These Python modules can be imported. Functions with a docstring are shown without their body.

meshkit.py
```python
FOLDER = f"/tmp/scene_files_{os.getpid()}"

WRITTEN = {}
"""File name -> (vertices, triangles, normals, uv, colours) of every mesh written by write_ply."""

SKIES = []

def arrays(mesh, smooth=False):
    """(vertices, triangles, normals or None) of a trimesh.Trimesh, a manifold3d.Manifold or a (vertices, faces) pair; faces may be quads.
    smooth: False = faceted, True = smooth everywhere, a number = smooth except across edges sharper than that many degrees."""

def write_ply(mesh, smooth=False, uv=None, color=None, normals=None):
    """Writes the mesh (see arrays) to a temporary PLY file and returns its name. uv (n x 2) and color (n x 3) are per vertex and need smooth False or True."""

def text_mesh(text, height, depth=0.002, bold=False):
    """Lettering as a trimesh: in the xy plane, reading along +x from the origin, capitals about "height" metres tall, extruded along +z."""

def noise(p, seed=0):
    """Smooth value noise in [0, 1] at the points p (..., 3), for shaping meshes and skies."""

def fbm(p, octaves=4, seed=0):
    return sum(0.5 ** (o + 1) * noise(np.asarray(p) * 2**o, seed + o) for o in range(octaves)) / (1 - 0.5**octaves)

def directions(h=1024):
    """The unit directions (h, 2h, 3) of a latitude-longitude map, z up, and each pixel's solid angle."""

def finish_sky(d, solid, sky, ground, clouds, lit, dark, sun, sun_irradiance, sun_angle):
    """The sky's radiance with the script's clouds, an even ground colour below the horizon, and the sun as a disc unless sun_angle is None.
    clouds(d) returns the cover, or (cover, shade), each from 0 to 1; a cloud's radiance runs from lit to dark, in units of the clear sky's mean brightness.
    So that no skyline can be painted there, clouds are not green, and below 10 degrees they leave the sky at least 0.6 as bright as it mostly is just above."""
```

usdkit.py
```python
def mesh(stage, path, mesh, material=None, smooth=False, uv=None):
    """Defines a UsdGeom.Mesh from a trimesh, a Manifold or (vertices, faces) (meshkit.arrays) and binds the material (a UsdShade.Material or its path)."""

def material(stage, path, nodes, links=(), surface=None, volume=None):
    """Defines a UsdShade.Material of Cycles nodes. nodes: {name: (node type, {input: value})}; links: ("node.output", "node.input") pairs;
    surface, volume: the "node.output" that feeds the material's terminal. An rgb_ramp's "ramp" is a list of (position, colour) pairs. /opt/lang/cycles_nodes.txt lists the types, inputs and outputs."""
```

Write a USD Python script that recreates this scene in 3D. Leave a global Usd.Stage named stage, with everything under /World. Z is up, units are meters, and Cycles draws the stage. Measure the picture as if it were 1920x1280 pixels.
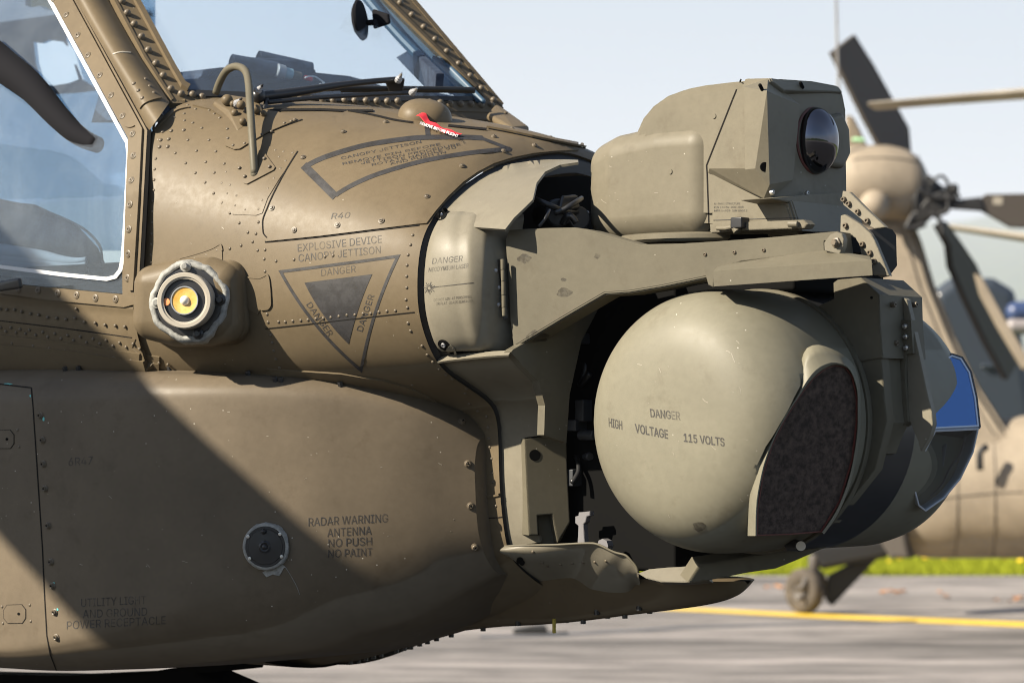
import math, random
import numpy as np, trimesh, shapely, manifold3d as m3
from shapely.geometry import Polygon, LineString, Point, MultiPolygon, box as sbox
from scipy.interpolate import PchipInterpolator, CubicSpline
from scipy.spatial import Delaunay
import usdkit, meshkit
from pxr import Usd, UsdGeom, UsdLux, UsdShade, Gf, Sdf

stage = Usd.Stage.CreateInMemory()
UsdGeom.SetStageUpAxis(stage, UsdGeom.Tokens.z)
UsdGeom.SetStageMetersPerUnit(stage, 1.0)
WORLD = UsdGeom.Xform.Define(stage, '/World')
stage.SetDefaultPrim(WORLD.GetPrim())
UsdGeom.Scope.Define(stage, '/World/Looks')
rng = random.Random(7)

# ------------------------------------------------------------------ camera, sky, sun, exposure
FPX, HZ, EYE = 5400.0, 800.0, 1.6          # focal length in photo pixels, horizon row, eye height in metres
cam = UsdGeom.Camera.Define(stage, '/World/camera')
cam.AddTranslateOp().Set(Gf.Vec3d(0, 0, EYE))
cam.AddRotateXOp().Set(90.0)
AP = 36.0
cam.CreateHorizontalApertureAttr(AP)
cam.CreateVerticalApertureAttr(AP * 682 / 1024)
cam.CreateFocalLengthAttr(FPX / 1920 * AP)
cam.CreateVerticalApertureOffsetAttr((HZ - 640) / 1920 * AP)
cam.CreateFStopAttr(5.2)
cam.CreateFocusDistanceAttr(6.35)
cam.CreateClippingRangeAttr(Gf.Vec2f(0.1, 20000))
cam.CreateExposureAttr(1.6)

SUN = np.array([-0.76, -0.34, 0.56]); SUN /= np.linalg.norm(SUN)
SUN_ELEV, SUN_ROT = math.asin(SUN[2]), math.atan2(SUN[0], SUN[1])
sun = UsdLux.DistantLight.Define(stage, '/World/sun')
sun.CreateIntensityAttr(1.25); sun.CreateAngleAttr(0.53); sun.CreateNormalizeAttr(True)
sun.CreateColorAttr(Gf.Vec3f(1.0, 0.90, 0.74))
_z = Gf.Vec3d(*map(float, SUN)); _x = Gf.Cross(Gf.Vec3d(0, 0, 1), _z).GetNormalized(); _y = Gf.Cross(_z, _x)
sun.AddTransformOp().Set(Gf.Matrix4d(_x[0], _x[1], _x[2], 0, _y[0], _y[1], _y[2], 0, _z[0], _z[1], _z[2], 0, 0, 0, 30, 1))
SKY_STRENGTH = 0.05
usdkit.material(stage, '/World/Looks/sky_look', {
    'sky': ('sky_texture', {'sky_type': 'single_scattering', 'sun_disc': False, 'sun_elevation': SUN_ELEV, 'sun_rotation': SUN_ROT,
                            'air_density': 1.0, 'aerosol_density': 0.5, 'ozone_density': 1.0}),
    'tc': ('texture_coordinate', {}), 'sep': ('separate_xyz', {}), 'abs': ('math', {'math_type': 'absolute'}),
    'veil': ('rgb_ramp', {'ramp': [(0, (.93,) * 3), (.07, (.90,) * 3), (.14, (.76,) * 3), (.19, (.36,) * 3), (.25, (.05,) * 3), (.4, (.0,) * 3), (1, (.0,) * 3)]}),
    'mx': ('mix', {'color2': (3.25, 3.7, 4.3)}),
    'bg': ('background_shader', {'strength': SKY_STRENGTH})},
    [('tc.generated', 'sep.vector'), ('sep.z', 'abs.value1'), ('abs.value', 'veil.fac'), ('veil.color', 'mx.fac'), ('sky.color', 'mx.color1'), ('mx.color', 'bg.color')], surface='bg.background')
dome = UsdLux.DomeLight.Define(stage, '/World/sky')
UsdShade.MaterialBindingAPI.Apply(dome.GetPrim()).Bind(UsdShade.Material.Get(stage, '/World/Looks/sky_look'))
dome.GetPrim().SetCustomDataByKey('kind', 'structure')

# ------------------------------------------------------------------ frames: helicopter (s forward, t to its right, z up) and photo rays
TH = math.radians(40)
F = np.array([math.cos(TH), -math.sin(TH)]); R = np.array([-math.sin(TH), -math.cos(TH)])
C0 = np.array([-.207, 6.4]) - .52 * R
F3, R3, Z3 = np.array([*F, 0]), np.array([*R, 0]), np.array([0, 0, 1.])
def W(s, t, z):
    s, t, z = np.broadcast_arrays(np.asarray(s, float), np.asarray(t, float), np.asarray(z, float))
    return np.stack([C0[0] + s * F[0] + t * R[0], C0[1] + s * F[1] + t * R[1], z], -1)
def P(u, v, Y):
    u, v, Y = np.broadcast_arrays(np.asarray(u, float), np.asarray(v, float), np.asarray(Y, float))
    return np.stack([(u - 960) / FPX * Y, Y, EYE - (v - HZ) / FPX * Y], -1)
def dirs(u, v):
    return P(u, v, np.ones(np.shape(u)))
EYEP = np.array([0, 0, EYE])
def ray(u, v): return np.stack([(np.asarray(u, float) - 960) / FPX, np.ones(np.shape(u)), -(np.asarray(v, float) - HZ) / FPX], -1)
def on_plane(uv, p0, n):
    uv = np.asarray(uv, float); d = ray(uv[..., 0], uv[..., 1]); n = np.asarray(n, float)
    k = ((np.asarray(p0) - EYEP) @ n) / (d @ n)
    return EYEP + d * k[..., None]
def on_t(uv, t): return on_plane(uv, W(0, t, 0), R3)
def on_s(uv, s): return on_plane(uv, W(s, 0, 0), F3)
def on_z(uv, z): return on_plane(uv, [0, 0, z], Z3)
def stz(p):
    p = np.asarray(p, float); q = p[..., :2] - C0
    return np.stack([q @ F, q @ R, p[..., 2]], -1)
def proj(p):
    p = np.asarray(p, float)
    return np.stack([960 + FPX * p[..., 0] / p[..., 1], HZ - (p[..., 2] - EYE) * FPX / p[..., 1]], -1)

# ------------------------------------------------------------------ prims
USED = {}
def numbered(path):
    k = USED.get(path, 0); USED[path] = k + 1
    return path if k == 0 else f'{path}_{k:03d}'
def pathof(parent): return '/World' if parent is None else str(parent.GetPath())
def tag(o, label=None, cat=None, group=None, kind=None):
    for k, v in (('label', label), ('category', cat), ('group', group), ('kind', kind)):
        if v: o.SetCustomDataByKey(k, v)
    return o
def thing(name, label, cat, group=None, at=(0, 0, 0)):
    x = UsdGeom.Xform.Define(stage, numbered('/World/' + name))
    if any(at): x.AddTranslateOp().Set(Gf.Vec3d(*at))
    return tag(x.GetPrim(), label, cat, group)
def obj(name, mesh, mat, parent=None, smooth=30, label=None, kind=None):
    m = usdkit.mesh(stage, numbered(pathof(parent) + '/' + name), mesh, '/World/Looks/' + mat, smooth=smooth)
    return tag(m.GetPrim(), label, kind=kind)
def cat(*ms):
    out = []
    for m in ms:
        if isinstance(m, (list, tuple)) and not isinstance(m[0], np.ndarray): out += list(m)
        else: out.append(m)
    res = []
    for m in out:
        v, f, _ = meshkit.arrays(m, False); res.append(trimesh.Trimesh(v, f, process=False))
    return trimesh.util.concatenate(res)
def TM(v, f):
    return trimesh.Trimesh(np.asarray(v, float), np.asarray(f, int), process=False)

# ------------------------------------------------------------------ shapes
def grid_faces(n, m, wrap=False):
    i, j = np.meshgrid(np.arange(n - 1), np.arange(m if wrap else m - 1), indexing='ij')
    a, b = i * m + j, i * m + (j + 1) % m
    q = np.stack([a, b, b + m, a + m], -1).reshape(-1, 4)
    return np.vstack([q[:, [0, 1, 2]], q[:, [0, 2, 3]]])
def resample(pts, n, kind=PchipInterpolator):
    pts = np.asarray(pts, float)
    d = np.r_[0, np.cumsum(np.linalg.norm(np.diff(pts, axis=0), axis=1))]
    return kind(d, pts)(np.linspace(0, d[-1], n))
def loft(sections, n, m, flip=False, wrap=False, par=None):
    """sections: list of equal-length point lists; returns a grid mesh with n rows across the sections and m points along each"""
    S = np.asarray(sections, float)
    k = np.linspace(0, 1, S.shape[1])
    S = CubicSpline(k, S, axis=1, bc_type='natural')(np.linspace(0, 1, m)) if par is None else S
    x = np.linspace(0, 1, len(S)) if par is None or par is True else par
    G = PchipInterpolator(x, S, axis=0)(np.linspace(0, 1, n)) if len(S) > 2 else S[0] + (S[-1] - S[0]) * np.linspace(0, 1, n)[:, None, None]
    f = grid_faces(n, G.shape[1], wrap)
    return TM(G.reshape(-1, 3), f[:, ::-1] if flip else f)
def sph(c, r, k=1):
    s = trimesh.creation.icosphere(k, r); s.apply_translation(c); return s
def rhull(pts, r, k=2):
    """rounded convex solid: hull of spheres of radius r at pts"""
    s = trimesh.creation.icosphere(k, r).vertices
    v = (np.asarray(pts, float)[:, None] + s[None]).reshape(-1, 3)
    h = trimesh.convex.convex_hull(v); return TM(h.vertices, h.faces)
def chull(pts):
    h = trimesh.convex.convex_hull(np.asarray(pts, float)); return TM(h.vertices, h.faces)
def boxST(s0, s1, t0, t1, z0, z1, r=0.004):
    pts = [W(s, t, z) for s in (s0 + r, s1 - r) for t in (t0 + r, t1 - r) for z in (z0 + r, z1 - r)]
    return rhull(pts, r, 1)
def frame_of(n):
    n = np.asarray(n, float) / np.linalg.norm(n)
    a = np.cross(n, [0, 0, 1.] if abs(n[2]) < .9 else [1., 0, 0]); a /= np.linalg.norm(a)
    return a, np.cross(n, a), n
def revolve(profile, origin, axis, seg=48, up=None):
    """profile: (radius, height along axis) pairs"""
    a, b, n = frame_of(axis)
    pr = np.asarray(profile, float); th = np.arange(seg) * 2 * np.pi / seg
    v = np.asarray(origin) + pr[:, None, 1, None] * n + pr[:, None, 0, None] * (np.cos(th)[None, :, None] * a + np.sin(th)[None, :, None] * b)
    f = grid_faces(len(pr), seg, True)
    m = TM(v.reshape(-1, 3), f)
    m.merge_vertices(); m.update_faces(m.nondegenerate_faces())
    trimesh.repair.fix_normals(m)
    return TM(m.vertices, m.faces)
def cyl(p, q, r, seg=20, bev=0.0, r2=None):
    p, q = np.asarray(p, float), np.asarray(q, float); L = np.linalg.norm(q - p); r2 = r if r2 is None else r2
    prof = [(0, 0), (r - bev, 0), (r, bev), (r2, L - bev), (r2 - bev, L), (0, L)]
    return revolve(prof, p, q - p, seg)
def tube(pts, r, n=None, seg=12, spline=True, caps=True):
    pts = np.asarray(pts, float)
    if spline and len(pts) > 2:
        pts = resample(pts, n or 8 * len(pts), CubicSpline if spline == 'c' else PchipInterpolator)
    rr = np.broadcast_to(r, (len(pts),)) if np.ndim(r) == 0 else np.interp(np.linspace(0, 1, len(pts)), np.linspace(0, 1, len(r)), r)
    t = np.gradient(pts, axis=0); t /= np.linalg.norm(t, axis=1, keepdims=True)
    a = np.cross(t[0], [0, 0, 1.] if abs(t[0][2]) < .9 else [1., 0, 0]); A = []
    for k in range(len(pts)):
        a = a - t[k] * (a @ t[k]); a /= np.linalg.norm(a); A.append(a)
    A = np.array(A); B = np.cross(t, A); th = np.arange(seg) * 2 * np.pi / seg
    v = pts[:, None] + rr[:, None, None] * (np.cos(th)[None, :, None] * A[:, None] + np.sin(th)[None, :, None] * B[:, None])
    f = grid_faces(len(pts), seg, True); v = v.reshape(-1, 3)
    if caps:
        n0 = len(v); v = np.vstack([v, pts[0], pts[-1]])
        j = np.arange(seg); last = (len(pts) - 1) * seg
        f = np.vstack([f, np.stack([np.full(seg, n0), (j + 1) % seg, j], 1), np.stack([np.full(seg, n0 + 1), last + j, last + (j + 1) % seg], 1)])
    m = TM(v, f); 
    if m.volume < 0: m.invert()
    return m
def tri2d(poly, step=None):
    """triangulates a shapely polygon; with step, adds inner points so that the sheet can bend"""
    if step is None:
        v, f = trimesh.creation.triangulate_polygon(poly, engine='earcut'); return np.asarray(v), np.asarray(f)
    poly = poly.buffer(0)
    def dens(r):
        r = LineString(r); n = max(int(r.length / step * 1.6), 4)
        base = np.array(r.coords)[:-1]
        extra = np.array([r.interpolate(k / n, normalized=True).coords[0] for k in range(n)])
        d = np.linalg.norm(extra[:, None] - base[None], axis=2).min(1)
        return np.vstack([base, extra[d > step * .25]])
    rings = np.vstack([dens(r) for r in (poly.exterior, *poly.interiors)])
    x0, y0, x1, y1 = poly.bounds
    g = np.stack(np.meshgrid(np.arange(x0, x1, step), np.arange(y0, y1, step)), -1).reshape(-1, 2)
    ins = poly.buffer(-step * .45)
    g = g[shapely.contains_xy(ins, g[:, 0], g[:, 1])] if len(g) and not ins.is_empty else np.zeros((0, 2))
    pts = np.vstack([rings, g]); T = Delaunay(pts).simplices
    c = pts[T].mean(1)
    T = T[shapely.contains_xy(poly, c[:, 0], c[:, 1])]
    a = pts[T]; area = (a[:, 1, 0] - a[:, 0, 0]) * (a[:, 2, 1] - a[:, 0, 1]) - (a[:, 1, 1] - a[:, 0, 1]) * (a[:, 2, 0] - a[:, 0, 0])
    T = np.where(area[:, None] < 0, T[:, ::-1], T)[np.abs(area) > 1e-9]
    return pts, T
def solid(top, bottom, f):
    """closed slab between two copies of one triangulated sheet"""
    n = len(top); e = np.vstack([f[:, [0, 1]], f[:, [1, 2]], f[:, [2, 0]]])
    key = {tuple(x) for x in map(tuple, e)}
    be = np.array([x for x in map(tuple, e) if (x[1], x[0]) not in key])
    side = np.vstack([np.stack([be[:, 0], be[:, 0] + n, be[:, 1]], 1), np.stack([be[:, 1], be[:, 0] + n, be[:, 1] + n], 1)]) if len(be) else np.zeros((0, 3), int)
    m = TM(np.vstack([top, bottom]), np.vstack([f, f[:, ::-1] + n, side]))
    if m.volume < 0: m.invert()
    return m
def prism(uv, p0, n, depth, bev=0.0, off=0.0, round_px=0, holes=()):
    """photo outline laid on the plane (p0, n) in space and extruded away from its normal by depth metres, with a chamfer"""
    n = np.asarray(n, float) / np.linalg.norm(n)
    poly = Polygon(uv, holes)
    if round_px: poly = poly.buffer(-round_px).buffer(2 * round_px).buffer(-round_px)
    a, b, _ = frame_of(n)
    def lay(ring): 
        q = on_plane(np.array(ring), np.asarray(p0) + n * off, n) - np.asarray(p0); return np.stack([q @ a, q @ b], 1)
    pl = Polygon(lay(poly.exterior.coords[:-1]), [lay(h.coords[:-1]) for h in poly.interiors]).buffer(0)
    if isinstance(pl, MultiPolygon): pl = max(pl.geoms, key=lambda g: g.area)
    to3 = lambda q, h: np.asarray(p0) + q[:, :1] * a + q[:, 1:] * b + n * (off - h)
    if not bev:
        v, f = tri2d(pl); return solid(to3(v, 0), to3(v, depth), f)
    cs = m3.CrossSection([np.array(r.coords)[:-1] for r in (shapely.geometry.polygon.orient(pl).exterior, *shapely.geometry.polygon.orient(pl).interiors)], m3.FillRule.EvenOdd)
    body = m3.Manifold.extrude(cs, depth - bev)
    steps = [body]
    k = 3
    for i in range(1, k + 1):
        w = math.pi / 2 * i / k
        c2 = cs.offset(-bev * (1 - math.cos(w)), m3.JoinType.Round, 2, 16)
        steps.append(m3.Manifold.extrude(c2, depth - bev + bev * math.sin(w)))
    mm = m3.Manifold.batch_boolean(steps, m3.OpType.Add).to_mesh()
    q = mm.vert_properties[:, :3]
    v = np.asarray(p0) + q[:, :1] * a + q[:, 1:2] * b + n * (off - depth + q[:, 2:3])
    m = TM(v, mm.tri_verts)
    if m.volume < 0: m.invert()
    return m

class Surf:
    """a mesh as seen along photo rays: where a pixel lands on it, and its smooth normal there"""
    def __init__(s, *meshes):
        m = cat(*meshes); s.v, s.f, s.n = meshkit.arrays(m, True)
        s.q = proj(s.v); c = s.v[s.f]
        s.cell = 24; s.grid = {}
        tq = s.q[s.f]; fn = np.cross(c[:, 1] - c[:, 0], c[:, 2] - c[:, 0]); s.flip = False
        lo, hi = np.floor(tq.min(1) / s.cell).astype(int), np.floor(tq.max(1) / s.cell).astype(int)
        for k in range(len(s.f)):
            if np.all(hi[k] - lo[k] < 60):
                for i in range(lo[k, 0], hi[k, 0] + 1):
                    for j in range(lo[k, 1], hi[k, 1] + 1): s.grid.setdefault((i, j), []).append(k)
        s.tq = tq
    def hit(s, uv):
        uv = np.asarray(uv, float).reshape(-1, 2); out = np.full((len(uv), 3), np.nan); nor = np.zeros((len(uv), 3)); best = np.full(len(uv), np.inf)
        key = np.floor(uv / s.cell).astype(int); order = {}
        for k, x in enumerate(map(tuple, key)): order.setdefault(x, []).append(k)
        for x, ids in order.items():
            tri = s.grid.get(x)
            if not tri: continue
            ids = np.array(ids); tri = np.array(tri); a, b, c = s.tq[tri, 0], s.tq[tri, 1], s.tq[tri, 2]
            d = (b[:, 0] - a[:, 0]) * (c[:, 1] - a[:, 1]) - (b[:, 1] - a[:, 1]) * (c[:, 0] - a[:, 0])
            d = np.where(np.abs(d) < 1e-9, 1e-9, d); p = uv[ids][:, None]
            w1 = ((p[..., 0] - a[:, 0]) * (c[:, 1] - a[:, 1]) - (p[..., 1] - a[:, 1]) * (c[:, 0] - a[:, 0])) / d
            w2 = ((b[:, 0] - a[:, 0]) * (p[..., 1] - a[:, 1]) - (b[:, 1] - a[:, 1]) * (p[..., 0] - a[:, 0])) / d
            w0 = 1 - w1 - w2; ok = (w0 > -1e-6) & (w1 > -1e-6) & (w2 > -1e-6)
            iy = 1 / s.v[s.f[tri]][:, :, 1]
            depth = 1 / (w0 * iy[:, 0] + w1 * iy[:, 1] + w2 * iy[:, 2])
            depth = np.where(ok & (depth > 0), depth, np.inf); k = depth.argmin(1); r = np.arange(len(ids))
            got = np.isfinite(depth[r, k]); g = ids[got]; t = tri[k[got]]
            ww = np.stack([w0, w1, w2], -1)[r, k][got] * (1 / s.v[s.f[t]][:, :, 1]); ww /= ww.sum(1, keepdims=True)
            out[g] = (s.v[s.f[t]] * ww[..., None]).sum(1); nor[g] = (s.n[s.f[t]] * ww[..., None]).sum(1)
        bad = np.isnan(out[:, 0])
        if bad.any():
            for k in np.nonzero(bad)[0]:
                j = ((s.q - uv[k]) ** 2).sum(1) + 4 * (s.v[:, 1] - s.v[:, 1].min()); j = j.argmin()
                nn = s.n[j]; d = ray(*uv[k]); den = d @ nn
                Y = ((s.v[j] - EYEP) @ nn) / den if abs(den) > .15 else s.v[j, 1]
                if not (abs(Y - s.v[j, 1]) < .15): Y = s.v[j, 1]
                out[k] = EYEP + d * Y; nor[k] = nn
        nor /= np.linalg.norm(nor, axis=1, keepdims=True) + 1e-12
        toward = ((EYEP - out) * nor).sum(1)
        nor[toward < 0] *= -1
        return out, nor
def as_poly(x, round_px=0):
    p = x if hasattr(x, 'geom_type') else Polygon(x)
    p = p.buffer(0)
    if round_px: p = p.buffer(-round_px).buffer(2 * round_px).buffer(-round_px)
    return p
def panel(poly, surf, lo, hi, step=12, round_px=0):
    """sheet of that photo outline lying on a surface, from lo to hi metres above it"""
    poly = as_poly(poly, round_px); ms = []
    for g in getattr(poly, 'geoms', [poly]):
        if g.area < .2: continue
        v, f = tri2d(g, step); p, n = surf.hit(v)
        ms.append(solid(p + n * hi, p + n * lo, f))
    return cat(ms)
def line(pts, w, smooth=True, n=60, cap='flat'):
    pts = np.asarray(pts, float)
    if smooth and len(pts) > 2: pts = resample(pts, n)
    return LineString(pts).buffer(w / 2, cap_style=cap, join_style='mitre')
def strip(pts, w, surf, lo, hi, smooth=True, step=None, n=60):
    return panel(line(pts, w, smooth, n), surf, lo, hi, step or max(w, 3))
def ring_xyz(n, z=0):
    th = np.arange(n) * 2 * np.pi / n; return np.stack([np.cos(th), np.sin(th), np.full(n, z)], 1)
def stud(p, n, prof, seg=10, rot=0.0):
    return revolve(prof, p, n, seg)
def studs(parent, name, uv, surf, prof, mat, seg=10, lift=0.0, jitter=.6):
    uv = np.asarray(uv, float) + np.array([[rng.uniform(-jitter, jitter), rng.uniform(-jitter, jitter)] for _ in uv])
    p, n = surf.hit(uv)
    for a, b in zip(p, n):
        obj(name, stud(a + b * lift, b, prof, seg), mat, parent, smooth=50)
def dome(r, h): return [(0, h), (r * .5, h * .88), (r * .85, h * .5), (r, 0), (r, -.002)]
def decal(text, uv0, e1, e2, surf, parent, mat, bold=False, off=.0007, bars=None, name='marking'):
    """lettering: uv0 = photo pixel of the text's lower left, e1 = vector of its whole width, e2 = vector of the capital height"""
    tm = meshkit.text_mesh(text, 1.0, 1.0, bold)
    v, f = np.asarray(tm.vertices), np.asarray(tm.faces)
    top = np.all(v[f][:, :, 2] > .5, axis=1); f = f[top]; w = v[:, 0].max()
    if bars:
        poly = shapely.union_all([Polygon(v[t][:, :2]) for t in f]).buffer(.005)
        poly = poly.difference(shapely.union_all([sbox(b - .035, -.5, b + .035, 1.5) for b in bars(w)]))
        vs, fs, n0 = [], [], 0
        for g in getattr(poly, 'geoms', [poly]):
            a, b = tri2d(g.simplify(.004)); vs.append(a); fs.append(b + n0); n0 += len(a)
        v, f = np.vstack(vs), np.vstack(fs)
    used = np.unique(f); re = np.full(len(v), -1); re[used] = np.arange(len(used)); v, f = v[used], re[f]
    q = np.asarray(uv0, float) + v[:, :1] / w * np.asarray(e1, float) + v[:, 1:2] * np.asarray(e2, float)
    p, n = surf.hit(q)
    m = TM(p + n * off, f); c = m.triangles_center; 
    if ((EYEP - c) * m.face_normals).sum() < 0: m.invert()
    return obj(name, m, mat, parent, smooth=False)
def arc(c, rx, ry, a0, a1, n=24):
    a = np.radians(np.linspace(a0, a1, n)); return np.stack([c[0] + rx * np.cos(a), c[1] + ry * np.sin(a)], 1)

# ------------------------------------------------------------------ materials
def paint(name, base, rough=.5, vary=.09, speck=.0, spec=.16, bump=.03, dirt=(.05, .035, .02), dirt_amt=.25):
    b = np.array(base)
    nodes = {'g': ('geometry', {}),
             'n1': ('noise_texture', {'scale': 5.0, 'detail': 5.0, 'roughness': .6}),
             'n2': ('noise_texture', {'scale': 60.0, 'detail': 4.0, 'roughness': .65}),
             'r1': ('rgb_ramp', {'ramp': [(.3, tuple(b * (1 - vary))), (.7, tuple(b * (1 + vary)))]}),
             'r2': ('rgb_ramp', {'ramp': [(.3, (.95,) * 3), (.7, (1.04,) * 3)]}),
             'mul': ('mix', {'mix_type': 'multiply', 'fac': 1.0}),
             'n3': ('noise_texture', {'scale': 14.0, 'detail': 6.0, 'roughness': .7}),
             'r3': ('rgb_ramp', {'ramp': [(.56, (0, 0, 0)), (.72, (dirt_amt,) * 3)]}),
             'md': ('mix', {'color2': dirt}),
             'v': ('voronoi_texture', {'scale': 34.0, 'randomness': 1.0}),
             'rv': ('rgb_ramp', {'ramp': [(0, (1,) * 3), (.035, (1,) * 3), (.06, (0,) * 3)]}),
             'n4': ('noise_texture', {'scale': 4.0, 'detail': 3.0}),
             'r4': ('rgb_ramp', {'ramp': [(.5, (0,) * 3), (.62, (speck,) * 3)]}),
             'ms': ('mix', {'mix_type': 'multiply', 'fac': 1.0}),
             'mp': ('mix', {'color2': (.55, .52, .46)}),
             'nb': ('noise_texture', {'scale': 420.0, 'detail': 2.0}),
             'nl': ('noise_texture', {'scale': 9.0, 'detail': 2.0}),
             'add': ('math', {'math_type': 'multiply_add', 'value2': .04}),
             'bp': ('bump', {'strength': bump * 5, 'distance': .0012}),
             'rr': ('map_range', {'from_min': .3, 'from_max': .7, 'to_min': rough - .02, 'to_max': rough + .05}),
             'p': ('principled_bsdf', {'specular_ior_level': spec})}
    links = [('g.position', x + '.vector') for x in ('n1', 'n2', 'n3', 'v', 'n4', 'nb', 'nl')]
    links += [('n1.fac', 'r1.fac'), ('n2.fac', 'r2.fac'), ('r1.color', 'mul.color1'), ('r2.color', 'mul.color2'),
              ('mul.color', 'md.color1'), ('n3.fac', 'r3.fac'), ('r3.color', 'md.fac'), ('v.distance', 'rv.fac'), ('n4.fac', 'r4.fac'),
              ('rv.color', 'ms.color1'), ('r4.color', 'ms.color2'), ('ms.color', 'mp.fac'), ('md.color', 'mp.color1'), ('mp.color', 'p.base_color'),
              ('nb.fac', 'add.value1'), ('nl.fac', 'add.value3'), ('add.value', 'bp.height'), ('bp.normal', 'p.normal'), ('n2.fac', 'rr.value'), ('rr.result', 'p.roughness')]
    usdkit.material(stage, '/World/Looks/' + name, nodes, links, surface='p.BSDF')
def plain(name, base, rough=.5, metallic=0.0, spec=.5, **kw):
    usdkit.material(stage, '/World/Looks/' + name, {'p': ('principled_bsdf', {'base_color': base, 'roughness': rough, 'metallic': metallic, 'specular_ior_level': spec, **kw})}, surface='p.BSDF')
def noisy(name, a, b, scale=30, rough=.7, spec=.3, detail=5.0, lo=.35, hi=.65, stretch=(1, 1, 1), bump=0.0):
    nodes = {'g': ('geometry', {}), 'mp': ('mapping', {'scale': stretch}), 'n': ('noise_texture', {'scale': scale, 'detail': detail, 'roughness': .65}),
             'r': ('rgb_ramp', {'ramp': [(lo, a), (hi, b)]}), 'bp': ('bump', {'strength': bump, 'distance': .003}), 'p': ('principled_bsdf', {'roughness': rough, 'specular_ior_level': spec})}
    links = [('g.position', 'mp.vector'), ('mp.vector', 'n.vector'), ('n.fac', 'r.fac'), ('r.color', 'p.base_color')]
    if bump: links += [('n.fac', 'bp.height'), ('bp.normal', 'p.normal')]
    usdkit.material(stage, '/World/Looks/' + name, nodes, links, surface='p.BSDF')
def faded(name, col, lo=.45, hi=.62, most=.9, least=.25, scale=22.0):
    """worn stencil paint: thin in places so that what it is painted on shows through"""
    nodes = {'g': ('geometry', {}), 'n': ('noise_texture', {'scale': scale, 'detail': 6.0, 'roughness': .7}),
             'r': ('rgb_ramp', {'ramp': [(lo, (most,) * 3), (hi, (least,) * 3)]}), 't': ('transparent_bsdf', {}),
             'p': ('principled_bsdf', {'base_color': col, 'roughness': .6, 'specular_ior_level': .3}), 'm': ('mix_closure', {})}
    usdkit.material(stage, '/World/Looks/' + name, nodes, [('g.position', 'n.vector'), ('n.fac', 'r.fac'), ('r.color', 'm.fac'), ('t.BSDF', 'm.closure1'), ('p.BSDF', 'm.closure2')], surface='m.closure')
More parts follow.
